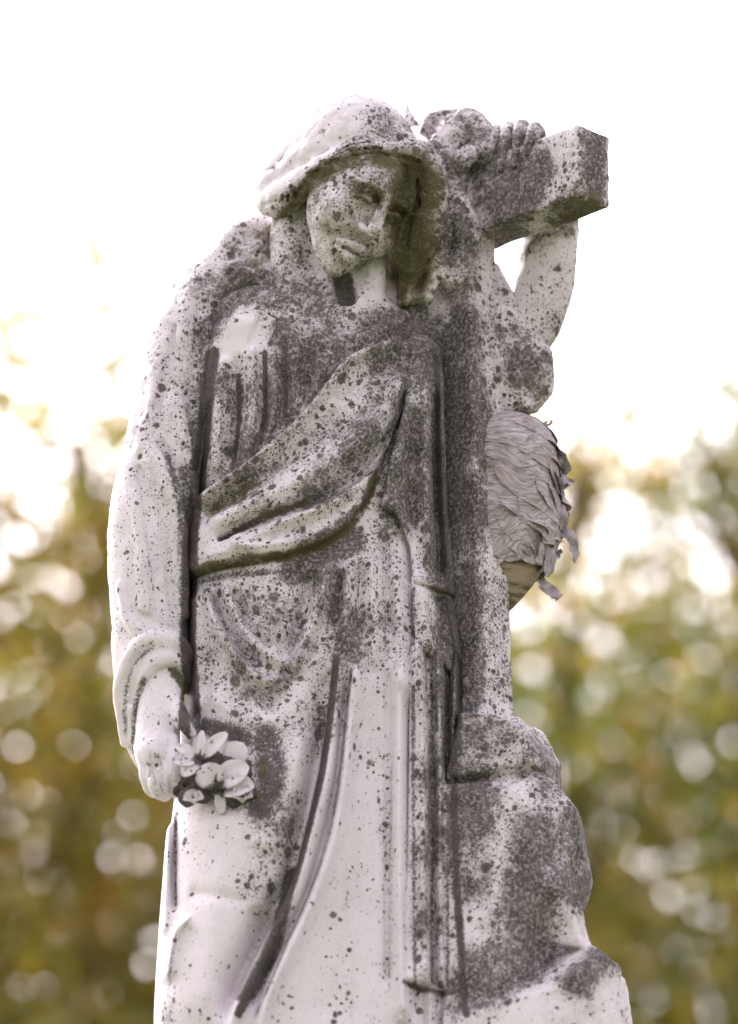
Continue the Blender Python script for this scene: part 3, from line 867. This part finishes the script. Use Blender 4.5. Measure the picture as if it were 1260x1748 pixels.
f.chain([(752,320,-110,22),(756,390,-100,22),(744,450,-88,20),(728,505,-82,12)], k=8)
f.chain([(724,440,-70,26),(716,475,-68,22),(704,505,-70,16)], k=10)
for k, x in enumerate((664, 684, 704, 722, 742)):
    f.chain([(x + 6,292,-188 + 9 * k,3.5),(x + 12 * math.sin(k),340,-184 + 10 * k,5.5),(x - 8,390,-170 + 10 * k,5),(x - 10 + 6 * math.cos(k),450,-148 + 9 * k,4)], k=5, sub=True)
for k, dy in enumerate((-14, -5, 5, 13)):
    f.chain([(716,262 + dy,-186,2.5),(684,262 + dy,-205 + abs(dy) * .3,4.5),(640,257 + dy + 4 * math.sin(k),-220 + abs(dy) * .3,4.5),(596,266 + dy,-218 + abs(dy) * .3,4.5),(552,290 + dy + 3 * math.cos(k),-203 + abs(dy) * .3,5),(516,316 + dy,-175 + abs(dy) * .3,4),(484,336 + dy,-143 + abs(dy) * .3,3.5)], k=4, sub=True)
for k in range(6):
    f.chain([(560 + 28 * k,190 + 3 * abs(k - 2) ** 2,-150 - 4 * k,2),(552 + 28 * k,222 + 2 * abs(k - 2),-188 - 3 * k,2.6),(556 + 27 * k,246,-205,2)], k=6, sub=True)
f.noise(1.6, 15, 4, 3)
part('hair', f, (.05, .02, 0), parent=head, dref=-200)

# --- cross
YAW = R(44)
ax = np.array((math.cos(YAW), -math.sin(YAW), 0)); ay = np.array((math.sin(YAW), math.cos(YAW), 0)); az = np.array((0, 0, 1.0))
CM = np.stack([ax, ay, az], 1)
up_top = P(782, 215, -8); up_low = P(800, 1260, -14)
f = Field((P(640,0,0)[0], -.24, P(0,1330,-60)[2]), (P(960,0,0)[0], .22, P(0,150,0)[2]), .0034)
# shaft built from stacked slightly widening blocks so that it leans and tapers as carved
def shaft(f, a, b, wa, wb, da, db, n=24):
    z0, z1 = a[2], b[2]
    sl, X, Y, Z = f.win((-1, -1, min(z0, z1)), (1, 1, max(z0, z1)))
    t = (Z - z0) / (z1 - z0)
    cx = a[0] + (b[0] - a[0]) * t; cy = a[1] + (b[1] - a[1]) * t
    u = (X - cx) * ax[0] + (Y - cy) * ax[1]; v = (X - cx) * ay[0] + (Y - cy) * ay[1]
    hw = (wa + (wb - wa) * t) * U; hd = (da + (db - da) * t) * U
    d = smax(np.abs(u) - hw, np.abs(v) - hd, 6 * U)
    d = smax(d, np.maximum(z1 - Z, Z - z0) if z1 < z0 else np.maximum(z0 - Z, Z - z1), 8 * U)
    f.put(sl, d.astype(np.float32), 1e-5)
shaft(f, up_top, up_low, 50, 66, 32, 44)
f.noise(1.1, 36, 11, 4)
cross = part('cross', f, (.42, 0, 0), dref=-60)
f = Field((P(690,0,0)[0], -.18, P(0,540,-60)[2]), (P(900,0,0)[0], .10, P(0,150,0)[2]), .0024)
# rough carved top of the shaft with a cluster of leaves
f.chain([(760,250,-70,30),(790,222,-66,34),(815,232,-70,28),(832,262,-80,22)], k=10)
f.chain([(745,262,-90,22),(770,285,-98,20),(800,262,-104,18)], k=8)
f.chain([(735,218,-40,22),(765,205,-40,20),(800,202,-38,18),(826,215,-40,14)], k=8)
f.chain([(760,300,-95,22),(782,360,-100,26),(800,400,-96,24),(792,440,-92,22),(775,480,-88,16)], k=12)
f.chain([(740,360,-80,16),(752,420,-90,18),(750,470,-88,14)], k=9)
f.chain([(742,300,-118,4),(762,288,-124,5),(790,282,-128,4),(812,284,-124,3)], k=4, sub=True)
f.chain([(800,478,-112,3),(830,474,-104,3)], k=3, sub=True)
f.noise(4.5, 22, 12, 3)
part('carved_leaves', f, (.55, .05, 0), parent=cross, dref=-90)
f = Field((P(560,0,0)[0], -.32, P(0,480,-160)[2]), (P(1090,0,0)[0], .26, P(0,150,0)[2]), .0030)
corner = P(988, 271, -232)             # middle of the near end's left vertical edge
BL, BD, BH = 230, 42, 66
bc = corner - ax * BL * U + ay * BD * U
f.box(bc, (BL, BD, BH), CM, rnd=5)
f.noise(1.6, 46, 13, 3)
part('cross_beam', f, (.36, 0, 0), parent=cross, dref=-170)

# --- far arm: sleeve, forearm, fingers over the beam
f = Field((P(740,0,0)[0], -.16, P(0,740,-60)[2]), (P(1020,0,0)[0], .16, P(0,350,0)[2]), .0028)
f.chain([(760,560,40,60),(835,560,34,54),(878,600,20,54),(896,645,8,46),(900,678,4,30)], k=16)
f.chain([(838,470,20,22),(846,520,10,36),(860,570,0,40)], k=12)
f.chain([(860,520,10,24),(890,570,0,28),(912,620,-12,28),(925,665,-8,18)], k=10)
f.chain([(850,600,-30,18),(880,640,-30,16),(900,690,-24,10)], k=8)
f.chain([(850,600,0,40),(866,650,4,42),(872,684,6,32)], k=10)
f.chain([(925,610,-14,22),(922,655,-16,22),(908,690,-12,16)], k=8)
f.chain([(872,560,-40,5),(896,620,-44,7),(905,680,-36,5)], k=6, sub=True)
f.chain([(850,560,-36,5),(868,620,-42,6),(880,680,-36,4)], k=6, sub=True)
f.noise(3.0, 22, 21, 3)
part('far_sleeve', f, (.42, .12, 0), dref=-20)
f = Field((P(800,0,0)[0], -.22, P(0,660,-60)[2]), (P(1040,0,0)[0], .14, P(0,170,0)[2]), .0024)
f.chain([(885,590,24,40),(910,556,16,46),(927,500,8,51),(937,440,0,50),(942,385,-4,46),(930,330,-10,36),(905,285,-14,32)], k=8)
f.ell((890, 262, -20), (46, 36, 34), k=14)
f.noise(2.2, 24, 23, 3)
forearm = part('far_arm', f, (.36, .08, 0), dref=-20)
f = Field((P(800,0,0)[0], -.30, P(0,360,-160)[2]), (P(980,0,0)[0], .06, P(0,150,0)[2]), .0017)
for i, (x, yt, ye) in enumerate(((842,224,272),(862,219,290),(884,216,282),(906,220,262))):
    dfr = -232 + (988 - x) * math.tan(YAW) - 2          # depth of the beam's front face under this finger
    f.chain([(x + 16, yt + 10, dfr + 86, 12),(x + 8, yt, dfr + 46, 13),(x + 3, yt + 12, dfr + 6, 11.5),(x - 2, (yt + ye) / 2 + 4, dfr - 1, 9.5),(x - 6, ye, dfr + 2, 7)], k=4)
f.noise(1.5, 14, 51, 3)
part('far_hand', f, (.55, 0, 0), parent=forearm, dref=-120)

# --- thin broken tip of stone behind the head
tipm = []
q = [(a, b - 4, -60) for a, b in ((684,222),(720,220),(708,204),(700,191),(695,174),(692,190),(690,203))]
tv = np.vstack([Pl([(a, b, c - 5) for a, b, c in q]), Pl([(a, b, c + 5) for a, b, c in q])])
tf = [[0,1,2,6],[6,2,3,5],[3,4,5,5]]
me = bpy.data.meshes.new('stone_tip')
n7 = 7
me.from_pydata(tv.tolist(), [], [(0,6,2,1),(6,5,3,2),(5,4,3),(7,8,9,13),(13,9,10,12),(12,10,11)] + [(i, (i + 1) % 7, 7 + (i + 1) % 7, 7 + i) for i in range(7)])
me.update()
weather_and_shade(me, tv, (.35, 0, 0))
link('stone_tip', me, MARBLE, statue)

# --- rock at the foot of the cross
f = Field((P(740,0,0)[0], -.26, P(0,1800,-100)[2] - .02), (P(1110,0,0)[0], .20, P(0,1190,0)[2]), .0034)
f.planes(P(888, 1450, -40), [((.80,-.12,.58),112),((.97,-.12,.16),104),((.93,-.12,-.34),112),((.74,-.66,-.14),106),((-.22,-.97,.06),112),((-.12,-.60,.80),124),((.72,-.15,.68),122),((.30,-.85,.42),120),((0,0,1),175),((-1,0,0),130),((0,1,0),130),((0,0,-1),330)], k=1, uk=2, ext=420)
f.planes(P(862, 1292, -50), [((.08,-.14,.98),60),((.80,-.30,.52),58),((1,-.2,-.1),78),((-.12,-.98,-.12),80),((.66,-.74,.12),80),((.40,-.55,.73),74),((-1,-.1,.2),92),((0,1,0),110),((.1,-.4,-.9),62)], k=1, uk=2, ext=260)
f.planes(P(948, 1700, -70), [((-.34,-.46,.82),60),((.98,-.2,.06),108),((.68,-.73,.04),114),((.62,-.10,.78),96),((-.25,-.96,.02),140),((.25,-.96,-.1),132),((0,0,-1),300),((-1,0,.1),160),((0,1,0),90),((.1,.1,1),98)], k=1, uk=2, ext=420)
f.planes(P(800, 1580, -60), [((-.1,-.3,.95),230),((.5,-.86,.05),80),((-.3,-.95,0),84),((1,-.1,.2),90),((-1,0,0),70),((0,1,0),110),((0,0,-1),300)], k=1, uk=3, ext=420)
f.planes(P(925, 1520, -120), [((.3,-.75,.58),46),((.80,-.60,.0),52),((-.55,-.83,.05),50),((.1,-.9,-.42),52),((0,1,0),30),((1,0,.25),56),((-.6,0,.8),60),((0,0,-1),90)], k=1, uk=2, ext=200)
f.chain([(862,1326,-150,4),(890,1322,-152,7),(922,1330,-142,5)], k=3, sub=True)
f.chain([(958,1300,-90,3),(930,1360,-150,5),(935,1440,-162,4)], k=6, sub=True)
f.chain([(1040,1620,-120,3),(1010,1690,-170,5),(1006,1748,-190,4)], k=4, sub=True)
f.noise(3.0, 60, 31, 2); f.noise(1.8, 22, 32, 4)
part('rock', f, (.12, 0, 0), dref=-130)
f = Field((P(700,0,0)[0], -.28, ST_BASE[2] + .002), (P(1150,0,0)[0], .26, P(0,1780,-100)[2]), .010)
f.planes(P(930, 2050, -40), [((0,0,1),300),((1,-.2,.12),160),((.6,-.8,.05),170),((-.2,-1,.05),170),((-1,0,0),200),((0,1,.1),190),((0,0,-1),400)], k=20, ext=700)
f.noise(16, 120, 33, 3)
part('rock_foot', f, (.4, 0, 0))

# --- bouquet in the near hand
bouquet = None
f = Field((P(270,0,0)[0], -.26, P(0,1450,-150)[2]), (P(490,0,0)[0], -.06, P(0,1210,-60)[2]), .0020)
f.ell((372,1320,-150), (62,44,34), k=10)
f.ell((405,1352,-166), (36,28,26), k=8)
f.ell((335,1355,-160), (30,22,22), k=8)
f.chain([(300,1345,-150,14),(350,1330,-150,18),(420,1310,-140,20),(440,1290,-130,14)], k=10)
f.noise(9, 20, 41, 3)
bouquet = part('bouquet', f, (.35, .30, .80), dref=-170)  # core darkened to paint the shade in hollows between petals
def petal(base, tip, width, curl, up, name='petal', thick=6.0, cup=.4):
    """curved stone petal from base to tip (design points), up = outward direction in design units"""
    b = P(*base); t = P(*tip)
    d = t - b; L = np.linalg.norm(d); d /= L
    n = np.array(up, float); n -= d * (n @ d); n /= np.linalg.norm(n)
    s = np.cross(d, n)
    NU, NV = 9, 7
    top, bot = [], []
    for i in range(NU):
        u = i / (NU - 1)
        wd = width * 1.05 * U * (math.sin(math.pi * (u * .82 + .10)) ** .8) * (1 if u < .9 else (1 - u) * 3 + .7)
        for j in range(NV):
            v = j / (NV - 1) * 2 - 1
            lift = curl * U * u * u + cup * abs(v) ** 2 * wd + .5 * curl * U * math.sin(u * math.pi)
            p = b + d * L * u + s * v * wd + n * lift
            top.append(p); bot.append(p - n * thick * U * (1 - .5 * abs(v)))
    V = np.array(top + bot); k = NU * NV; F = []
    for i in range(NU - 1):
        for j in range(NV - 1):
            a = i * NV + j
            F.append((a, a + 1, a + NV + 1, a + NV)); F.append((k + a, k + a + NV, k + a + NV + 1, k + a + 1))
    for i in range(NU - 1):
        a = i * NV; F.append((a, a + NV, k + a + NV, k + a)); a = i * NV + NV - 1; F.append((a, k + a, k + a + NV, a + NV))
    for j in range(NV - 1):
        F.append((j, k + j, k + j + 1, j + 1)); a = (NU - 1) * NV + j; F.append((a, a + 1, k + a + 1, k + a))
    me = mesh_np(name, V, F)
    attr(me, 'lichen', np.full(len(V), .08)); attr(me, 'moss', np.zeros(len(V))); attr(me, 'grime_shade', np.tile(np.repeat(.9 * np.clip(1.1 - np.arange(NU) / (NU - 1) * 2.6, .08, 1), NV), 2))  # petal bases darkened as painted shade of the flower hollows
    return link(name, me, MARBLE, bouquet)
TO = (0, -1, .15)
c = (341, 1297, -196)
for tx, ty, td, wd in ((346,1250,-192,8),(388,1254,-192,12),(302,1276,-186,10),(299,1302,-190,12),(312,1326,-192,13)):
    petal(c, (tx, ty, td), wd, 8, TO)
for bs, tp, wd, cl_ in (((366,1346,-192),(350,1304,-202),24,6),((370,1342,-196),(424,1310,-194),21,10),((396,1312,-178),(410,1272,-174),20,14),((374,1350,-188),(436,1346,-196),19,14),((374,1348,-186),(378,1390,-172),9,5)):
    petal(bs, tp, wd, cl_, TO, cup=.5)
c = (414, 1360, -186)
for k in range(5):
    a = k * math.pi * .4 + .3
    petal(c, (c[0] + 22 * math.cos(a), c[1] + 17 * math.sin(a), -196), 14, 14, TO, cup=.9)
c = (330, 1362, -176)
for k in range(5):
    a = k * math.pi * .4 + .2
    petal(c, (c[0] + 20 * math.cos(a), c[1] + 13 * math.sin(a), -184), 9, 8, TO, cup=.6)

# ------------------------------------------------------------------ hornet nest on the side of the cross
rng = np.random.default_rng(3)
NC = P(868, 880, 18)
nest = tag(empty('hornet_nest', tuple(P(880, 1060, 12))), 'torn grey paper hornet nest wedged under the raised arm against the cross', 'nest')
NAX = np.array((84, 82, 184)) * U
def nest_pt(th, v, lift=0.0):
    """th: angle round the vertical (0 = toward +x, negative toward viewer), v in -1..1 from tip to top"""
    v = max(-1.0, min(1.0, v))
    r = math.sqrt(max(0.0, 1 - abs(v) ** (5.0 if v > 0 else 2.2)))
    if v < 0:
        r *= 1 - .45 * v * v
    k = 1 + lift
    lean = -.020 * (v < 0) * v * v
    return NC + np.array((NAX[0] * r * math.cos(th) * k + lean, NAX[1] * r * math.sin(th) * k, NAX[2] * v))
NU, NV = 48, 40
V = []; UV = []
for j in range(NV + 1):
    for i in range(NU):
        v = -1 + 2 * j / NV; th = 2 * math.pi * i / NU
        V.append(nest_pt(th, v, .02 * math.sin(5 * th + 4 * v) + .035 * abs(math.sin(17 * v + 2.5 * th)) + rng.normal(0, .008)))
F = [(j * NU + i, j * NU + (i + 1) % NU, (j + 1) * NU + (i + 1) % NU, (j + 1) * NU + i) for j in range(NV) for i in range(NU)]
me = mesh_np('envelope', np.array(V), F)
def uv_from(me, fn):
    uv = me.uv_layers.new(name='UV')
    li = np.empty(len(me.loops), np.int32); me.loops.foreach_get('vertex_index', li)
    uv.data.foreach_set('uv', np.array([fn(k) for k in li], np.float32).ravel())
uv_from(me, lambda k: ((k % NU) / NU * 6, (k // NU) / NV * 3))
link('envelope', me, INNER, nest)

def paper(th0, v0, wth, hv, lift, tilt=0.0, curl=.10, seed=0, NI=12, NJ=5):
    """ragged sheet of paper hugging the nest; its lower edge stands off"""
    r_ = np.random.default_rng(seed)
    rag = np.cumsum(r_.normal(0, .10, NI + 1)); rag -= rag.mean()
    V, UVs = [], []
    for j in range(NJ + 1):
        for i in range(NI + 1):
            s = i / NI * 2 - 1; t = j / NJ
            end = (1 - abs(s) ** 4)
            v = v0 - hv * (t * (.55 + .45 * end + .35 * rag[i])) - tilt * s * wth + .18 * hv * (s * s)
            th = th0 + s * wth
            l = lift + curl * t * t * (.5 + .5 * math.sin(7 * s + seed)) + .02 * r_.normal()* t
            V.append(nest_pt(th, v, l)); UVs.append((th * 1.2 + seed * .37, v * 2.0 + .15 * math.sin(3 * s + seed) + seed * .61))
    F = [(j * (NI + 1) + i, (j + 1) * (NI + 1) + i, (j + 1) * (NI + 1) + i + 1, j * (NI + 1) + i + 1) for j in range(NJ) for i in range(NI)]
    me = mesh_np('paper_flap', np.array(V), F)
    uv_from(me, lambda k: UVs[k])
    return link('paper_flap', me, PAPER, nest)
# outer skin: streaky sheets fused into one rough surface
NU2, NV2 = 150, 110
V = []; UVs = []
ph = rng.uniform(0, 6.28, 12)
for j in range(NV2 + 1):
    for i in range(NU2 + 1):
        v = -.50 + 1.5 * j / NV2; th = R(-215) + R(290) * i / NU2
        slant = v * 26 + 2.6 * (th + 1.2) + 1.6 * math.sin(2.3 * th + ph[0]) + 1.1 * math.sin(3.1 * v + 1.7 * th + ph[1])
        ridge = abs(math.sin(slant * .5 + ph[2])) * .6 + abs(math.sin(slant * 1.15 + 2.2 * math.sin(1.9 * th + ph[3]))) * .4
        big = .035 * math.sin(slant * .22 + ph[4]) + .03 * math.sin(2.2 * th + 3 * v + ph[5])
        V.append(nest_pt(th, v + .06 * (j == 0) * math.sin(9 * th), .05 + .030 * ridge + big + rng.normal(0, .004)))
        UVs.append((th * 1.2, (v * 2.0 + .12 * th + .06 * math.sin(2.3 * th))))
F = [(j * (NU2 + 1) + i, j * (NU2 + 1) + i + 1, (j + 1) * (NU2 + 1) + i + 1, (j + 1) * (NU2 + 1) + i) for j in range(NV2) for i in range(NU2)]
me = mesh_np('outer_skin', np.array(V), F); uv_from(me, lambda k: UVs[k])
link('outer_skin', me, PAPER, nest)
sd_ = 0
for k in range(26):
    sd_ += 1
    th0 = rng.uniform(R(-160), R(25)); v0 = rng.uniform(-.36, .85)
    if rng.random() < .65:
        th0 = rng.uniform(R(-60), R(30))
    paper(th0, v0, R(rng.uniform(22, 55)), rng.uniform(.10, .26), .085 + rng.uniform(0, .03), rng.uniform(.10, .30), rng.choice((0.0, .03, .08, .2)), sd_)
for k in range(7):                                        # torn hem of the skin
    sd_ += 1
    paper(R(-150) + k * R(28), -.40 + rng.uniform(-.03, .05), R(30), .18, .08, .12, .12, sd_)
def scrap(pts, wds, seed):
    """loose curled strip of torn paper"""
    r_ = np.random.default_rng(seed)
    line = smooth_line(pts, 5); wl = np.interp(np.linspace(0, 1, len(line)), np.linspace(0, 1, len(wds)), wds)
    V, UVs = [], []
    for i, q in enumerate(line):
        d = line[min(i + 1, len(line) - 1)] - line[max(i - 1, 0)]
        nx, ny = -d[1], d[0]; L = math.hypot(nx, ny) + 1e-6
        for j in range(5):
            s = j / 2 - 1
            e = s * wl[i] + (r_.normal(0, 1.6) if abs(s) == 1 else 0)
            V.append(P(q[0] + nx / L * e, q[1] + ny / L * e, q[2] + 9 * (1 - s * s) * math.sin(i * .7 + seed) - 6 * s)); UVs.append((i * .12, s * .5 + seed))
    n = len(line)
    F = [(i * 5 + j, i * 5 + j + 1, (i + 1) * 5 + j + 1, (i + 1) * 5 + j) for i in range(n - 1) for j in range(4)]
    me = mesh_np('paper_flap', np.array(V), F); uv_from(me, lambda k: UVs[k])
    return link('paper_flap', me, PAPER, nest)
scrap([(952,908,0),(972,912,-8),(980,935,-4),(982,962,0)], [7,9,8,3], 1)
scrap([(922,990,0),(934,1004,-8),(946,1012,-6),(955,1022,0)], [8,10,10,8], 2)
scrap([(950,815,0),(968,820,-6),(984,826,0)], [6,5,2], 3)
scrap([(935,930,-20),(940,960,-24),(932,985,-18)], [8,9,4], 4)
scrap([(918,738,0),(938,760,-8),(948,790,-4)], [6,8,4], 5)
scrap([(930,720,20),(938,726,18),(940,716,18)], [2,2,1], 6)
scrap([(940,770,0),(958,785,-8),(957,800,-4)], [7,8,3], 7)
scrap([(946,860,-6),(962,880,-10),(960,905,-6)], [9,10,4], 8)
scrap([(938,950,0),(950,948,-6),(958,938,-4)], [5,4,2], 9)

# ------------------------------------------------------------------ pedestal and ground
PED = simple('pedestal_granite', rgb(.22, .21, .205), rgb(.36, .345, .335), 60.0, .8, .15)
ped = tag(empty('stone_pedestal', (0, 0, 0)), 'tall plain stone pedestal under the marble statue', 'pedestal')
def block(name, x, y, z0, z1, bev, parent, mat):
    v = []
    for z, b in ((z0, bev), (z0 + bev, 0), (z1 - bev, 0), (z1, bev)):
        v += [(-x + b, -y + b, z), (x - b, -y + b, z), (x - b, y - b, z), (-x + b, y - b, z)]
    F = [(3, 2, 1, 0), (12, 13, 14, 15)] + [(k * 4 + i, k * 4 + (i + 1) % 4, k * 4 + 4 + (i + 1) % 4, k * 4 + 4 + i) for k in range(3) for i in range(4)]
    me = mesh_np(name, np.array(v) + np.array((.06, 0, 0)), F, smooth=False)
    return link(name, me, mat, parent)
block('plinth', .62, .52, 0.0, .42, .02, ped, PED)
block('shaft', .48, .38, .42, 1.66, .015, ped, PED)
block('cap', .56, .44, 1.66, 1.90, .03, ped, PED)
n = 60
gx = np.sinh(np.linspace(-5.2, 5.2, n)) / math.sinh(5.2) * 900
GX, GY = np.meshgrid(gx, gx, indexing='ij')
GZ = -.012 + .0 * GX + np.clip(np.hypot(GX, GY) - 12, 0, 60) * .012 * np.sin(GX * .11) * np.cos(GY * .07)
GZ = np.where(np.hypot(GX, GY) < 6, -.002, GZ)
me = mesh_np('ground', np.stack([GX, GY, GZ], -1).reshape(-1, 3), [(i * n + j, (i + 1) * n + j, (i + 1) * n + j + 1, i * n + j + 1) for i in range(n - 1) for j in range(n - 1)])
tag(link('ground', me, GRASS), kind='structure')

# ------------------------------------------------------------------ trees
PAL = {
 'olive': [(0.256, 0.244, 0.049), (0.317, 0.275, 0.061), (0.183, 0.207, 0.037), (0.342, 0.275, 0.085)],
 'green': [(0.110, 0.152, 0.027), (0.146, 0.183, 0.034), (0.085, 0.122, 0.024), (0.183, 0.207, 0.043)],
 'autumn': [(.33, .265, .085), (.30, .255, .075), (.25, .235, .06), (.35, .27, .11)],
 'dark': [(0.043, 0.067, 0.017), (0.061, 0.085, 0.022), (0.085, 0.104, 0.027), (0.037, 0.055, 0.017)],
}
def tube(V, F, pts, rads, n=7):
    base = len(V)
    for i, (p, r) in enumerate(zip(pts, rads)):
        p = np.array(p); d = np.array(pts[min(i + 1, len(pts) - 1)]) - np.array(pts[max(i - 1, 0)]); d = d / (np.linalg.norm(d) + 1e-9)
        a = np.cross(d, (.3, .9, .2)); a /= np.linalg.norm(a); b = np.cross(d, a)
        for k in range(n):
            t = 2 * math.pi * k / n
            V.append(p + (a * math.cos(t) + b * math.sin(t)) * r)
    for i in range(len(pts) - 1):
        for k in range(n):
            F.append((base + i * n + k, base + i * n + (k + 1) % n, base + (i + 1) * n + (k + 1) % n, base + (i + 1) * n + k))

def tree(name, label, group, px, top_py, dist, width, pal, nleaf, leaf, seed, bottom=.12, spire=.5, clump=.38, nclump=70, category='tree', low=1.0):
    r_ = np.random.default_rng(seed)
    tp = P(px, top_py, dist / U)
    h = float(tp[2]); x0, y0 = float(tp[0]), float(tp[1])
    t = tag(empty(name, (x0, y0, 0)), label, category, group)
    V, F = [], []
    lean = r_.normal(0, .02, 2)
    zz = np.linspace(-.3, h * .96, 9)
    pts = [np.array((x0 + lean[0] * z + .05 * math.sin(z), y0 + lean[1] * z, z)) for z in zz]
    tube(V, F, pts, np.linspace(.010, .001, 9) * h + .008)
    # clumps of foliage at the ends of limbs
    cl = []
    while len(cl) < nclump:
        u = r_.uniform(bottom, 1.0)
        prof = (1 - ((u - bottom) / (1 - bottom)) ** (1.0 + 1.6 * spire)) * (.55 + .45 * min(1, (u - bottom) * 6)) + .05
        a = r_.uniform(0, 2 * math.pi); rr = width * prof * math.sqrt(r_.uniform(.05, 1))
        cl.append((x0 + rr * math.cos(a), y0 + rr * math.sin(a), u * h, .6 + .8 * prof * r_.uniform(.6, 1.2)))
    cl = np.array(cl)
    for c in cl[: max(14, nclump // 4)]:
        z0 = max(.3, c[2] - .5 * math.hypot(c[0] - x0, c[1] - y0) - .3)
        a = np.array((np.interp(z0, zz, [p[0] for p in pts]), np.interp(z0, zz, [p[1] for p in pts]), z0))
        e = c[:3]; mid = (a + e) / 2 + np.array((0, 0, .12))
        tube(V, F, [a, mid, e], [.0055 * h, .0035 * h, .008], 5)
    link('trunk', mesh_np('trunk', np.array(V), F), BARK, t)
    wgt = cl[:, 3] ** 2 * (1.7 - low * cl[:, 2] / h); wgt /= wgt.sum()
    ci = r_.choice(len(cl), nleaf, p=wgt)
    c = cl[ci, :3] + r_.normal(0, 1, (nleaf, 3)) * (cl[ci, 3:4] * clump * np.array((1, 1, .75)))
    c[:, 2] = np.maximum(c[:, 2], .15)
    n = r_.normal(0, 1, (nleaf, 3)); n[:, 2] += .6; n /= np.linalg.norm(n, axis=1)[:, None]
    a = np.cross(n, r_.normal(0, 1, (nleaf, 3))); a /= np.linalg.norm(a, axis=1)[:, None] + 1e-9
    b = np.cross(n, a)
    s = leaf * r_.uniform(.6, 1.25, (nleaf, 1))
    tipd = n * s * .15
    LV = np.stack([c - a * s, c - b * s * .55 + tipd, c + a * s, c + b * s * .55 + tipd], 1).reshape(-1, 3)
    LF = np.arange(nleaf * 4, dtype=np.int32).reshape(-1, 4)
    me = mesh_np('crown', LV, LF, smooth=False)
    pc = np.array(PAL[pal]); base = pc[r_.integers(0, len(pc), len(cl))][ci]
    col = base * r_.uniform(.6, 1.4, (nleaf, 1)) * (1 + r_.normal(0, .08, (nleaf, 3)))
    col = np.clip(np.hstack([col, np.ones((nleaf, 1))]), 0.004, 1)
    ca = me.attributes.new('leaf_colour', 'FLOAT_COLOR', 'POINT')
    ca.data.foreach_set('color', np.repeat(col, 4, 0).astype(np.float32).ravel())
    tag(link('crown', me, LEAF, t), kind='stuff')
    return t
G1 = 'blurred trees behind the statue'
tree('autumn_tree', 'tallest pale olive tree with a thin top left of the statue', G1, 165, 430, 10, 0.85, 'olive', 12500, .060, 1, spire=.9, nclump=110, low=.3)
tree('autumn_tree', 'loose yellowish tree at the left edge of the picture', G1, -20, 500, 10.5, 0.95, 'autumn', 7600, .060, 2, spire=.4)
tree('autumn_tree', 'brownish tree behind the statue, level with its sash', G1, 480, 620, 11, 1.1, 'autumn', 7600, .060, 3)
tree('leafy_tree', 'green tree directly behind the cross and nest', G1, 800, 680, 11.5, 1.1, 'green', 7600, .060, 4)
tree('autumn_tree', 'warm olive tree just right of the nest', G1, 1000, 540, 10, 0.8, 'olive', 7000, .060, 5, spire=.6)
tree('leafy_tree', 'green tree with a pointed top at the right edge', G1, 1215, 460, 10.5, 0.85, 'green', 7000, .060, 6, spire=.8)
tree('leafy_tree', 'leafy tree outside the right edge of the picture', G1, 1520, 640, 10, 1.0, 'olive', 7000, .065, 7)
tree('leafy_tree', 'leafy tree outside the left edge of the picture', G1, -330, 600, 11, 1.1, 'green', 7000, .065, 8)
G2 = 'dark evergreens at the back'
for i, (px, ty, di, wd, pl, lb) in enumerate(((40,960,15,1.5,'green','green bush mass low at the left edge'),(270,1020,16,1.4,'green','dark shrub showing beside the near sleeve'),(560,960,16.5,1.6,'dark','dark evergreen hidden behind the skirt'),
        (860,960,16.5,1.6,'dark','dark evergreen behind the rock'),(1060,980,15.5,1.4,'green','green shrub low between rock and right edge'),(1270,1010,15,1.5,'dark','darkest evergreen at the lower right edge'),(-300,960,15.5,1.6,'dark','dark evergreen past the left edge'),(1560,980,15.5,1.6,'green','green shrub past the right edge'))):
    tree('evergreen_tree', lb, G2, px, ty, di, wd, pl, 8300, .072, 30 + i, bottom=.02, spire=.8, clump=.45, nclump=60)
for i, (px, ty, di, lb) in enumerate(((-640,560,10.5,'second leafy tree past the left edge of the picture'),(-960,600,11.5,'third leafy tree past the left edge of the picture'),(1840,600,10.5,'second leafy tree past the right edge of the picture'),(2170,560,11.5,'third leafy tree past the right edge of the picture'))):
    tree('leafy_tree', lb, G1, px, ty, di, 1.1, ('olive', 'green')[i % 2], 6500, .065, 60 + i)
for i, (px, di, lb) in enumerate(((-640,15.5,'second dark evergreen past the left edge'),(-990,16,'third dark evergreen past the left edge'),(1880,15.5,'second dark evergreen past the right edge'),(2230,16,'third dark evergreen past the right edge'))):
    tree('evergreen_tree', lb, G2, px, 960, di, 1.6, 'dark', 6500, .08, 70 + i, bottom=.02, spire=.8, clump=.45, nclump=60)
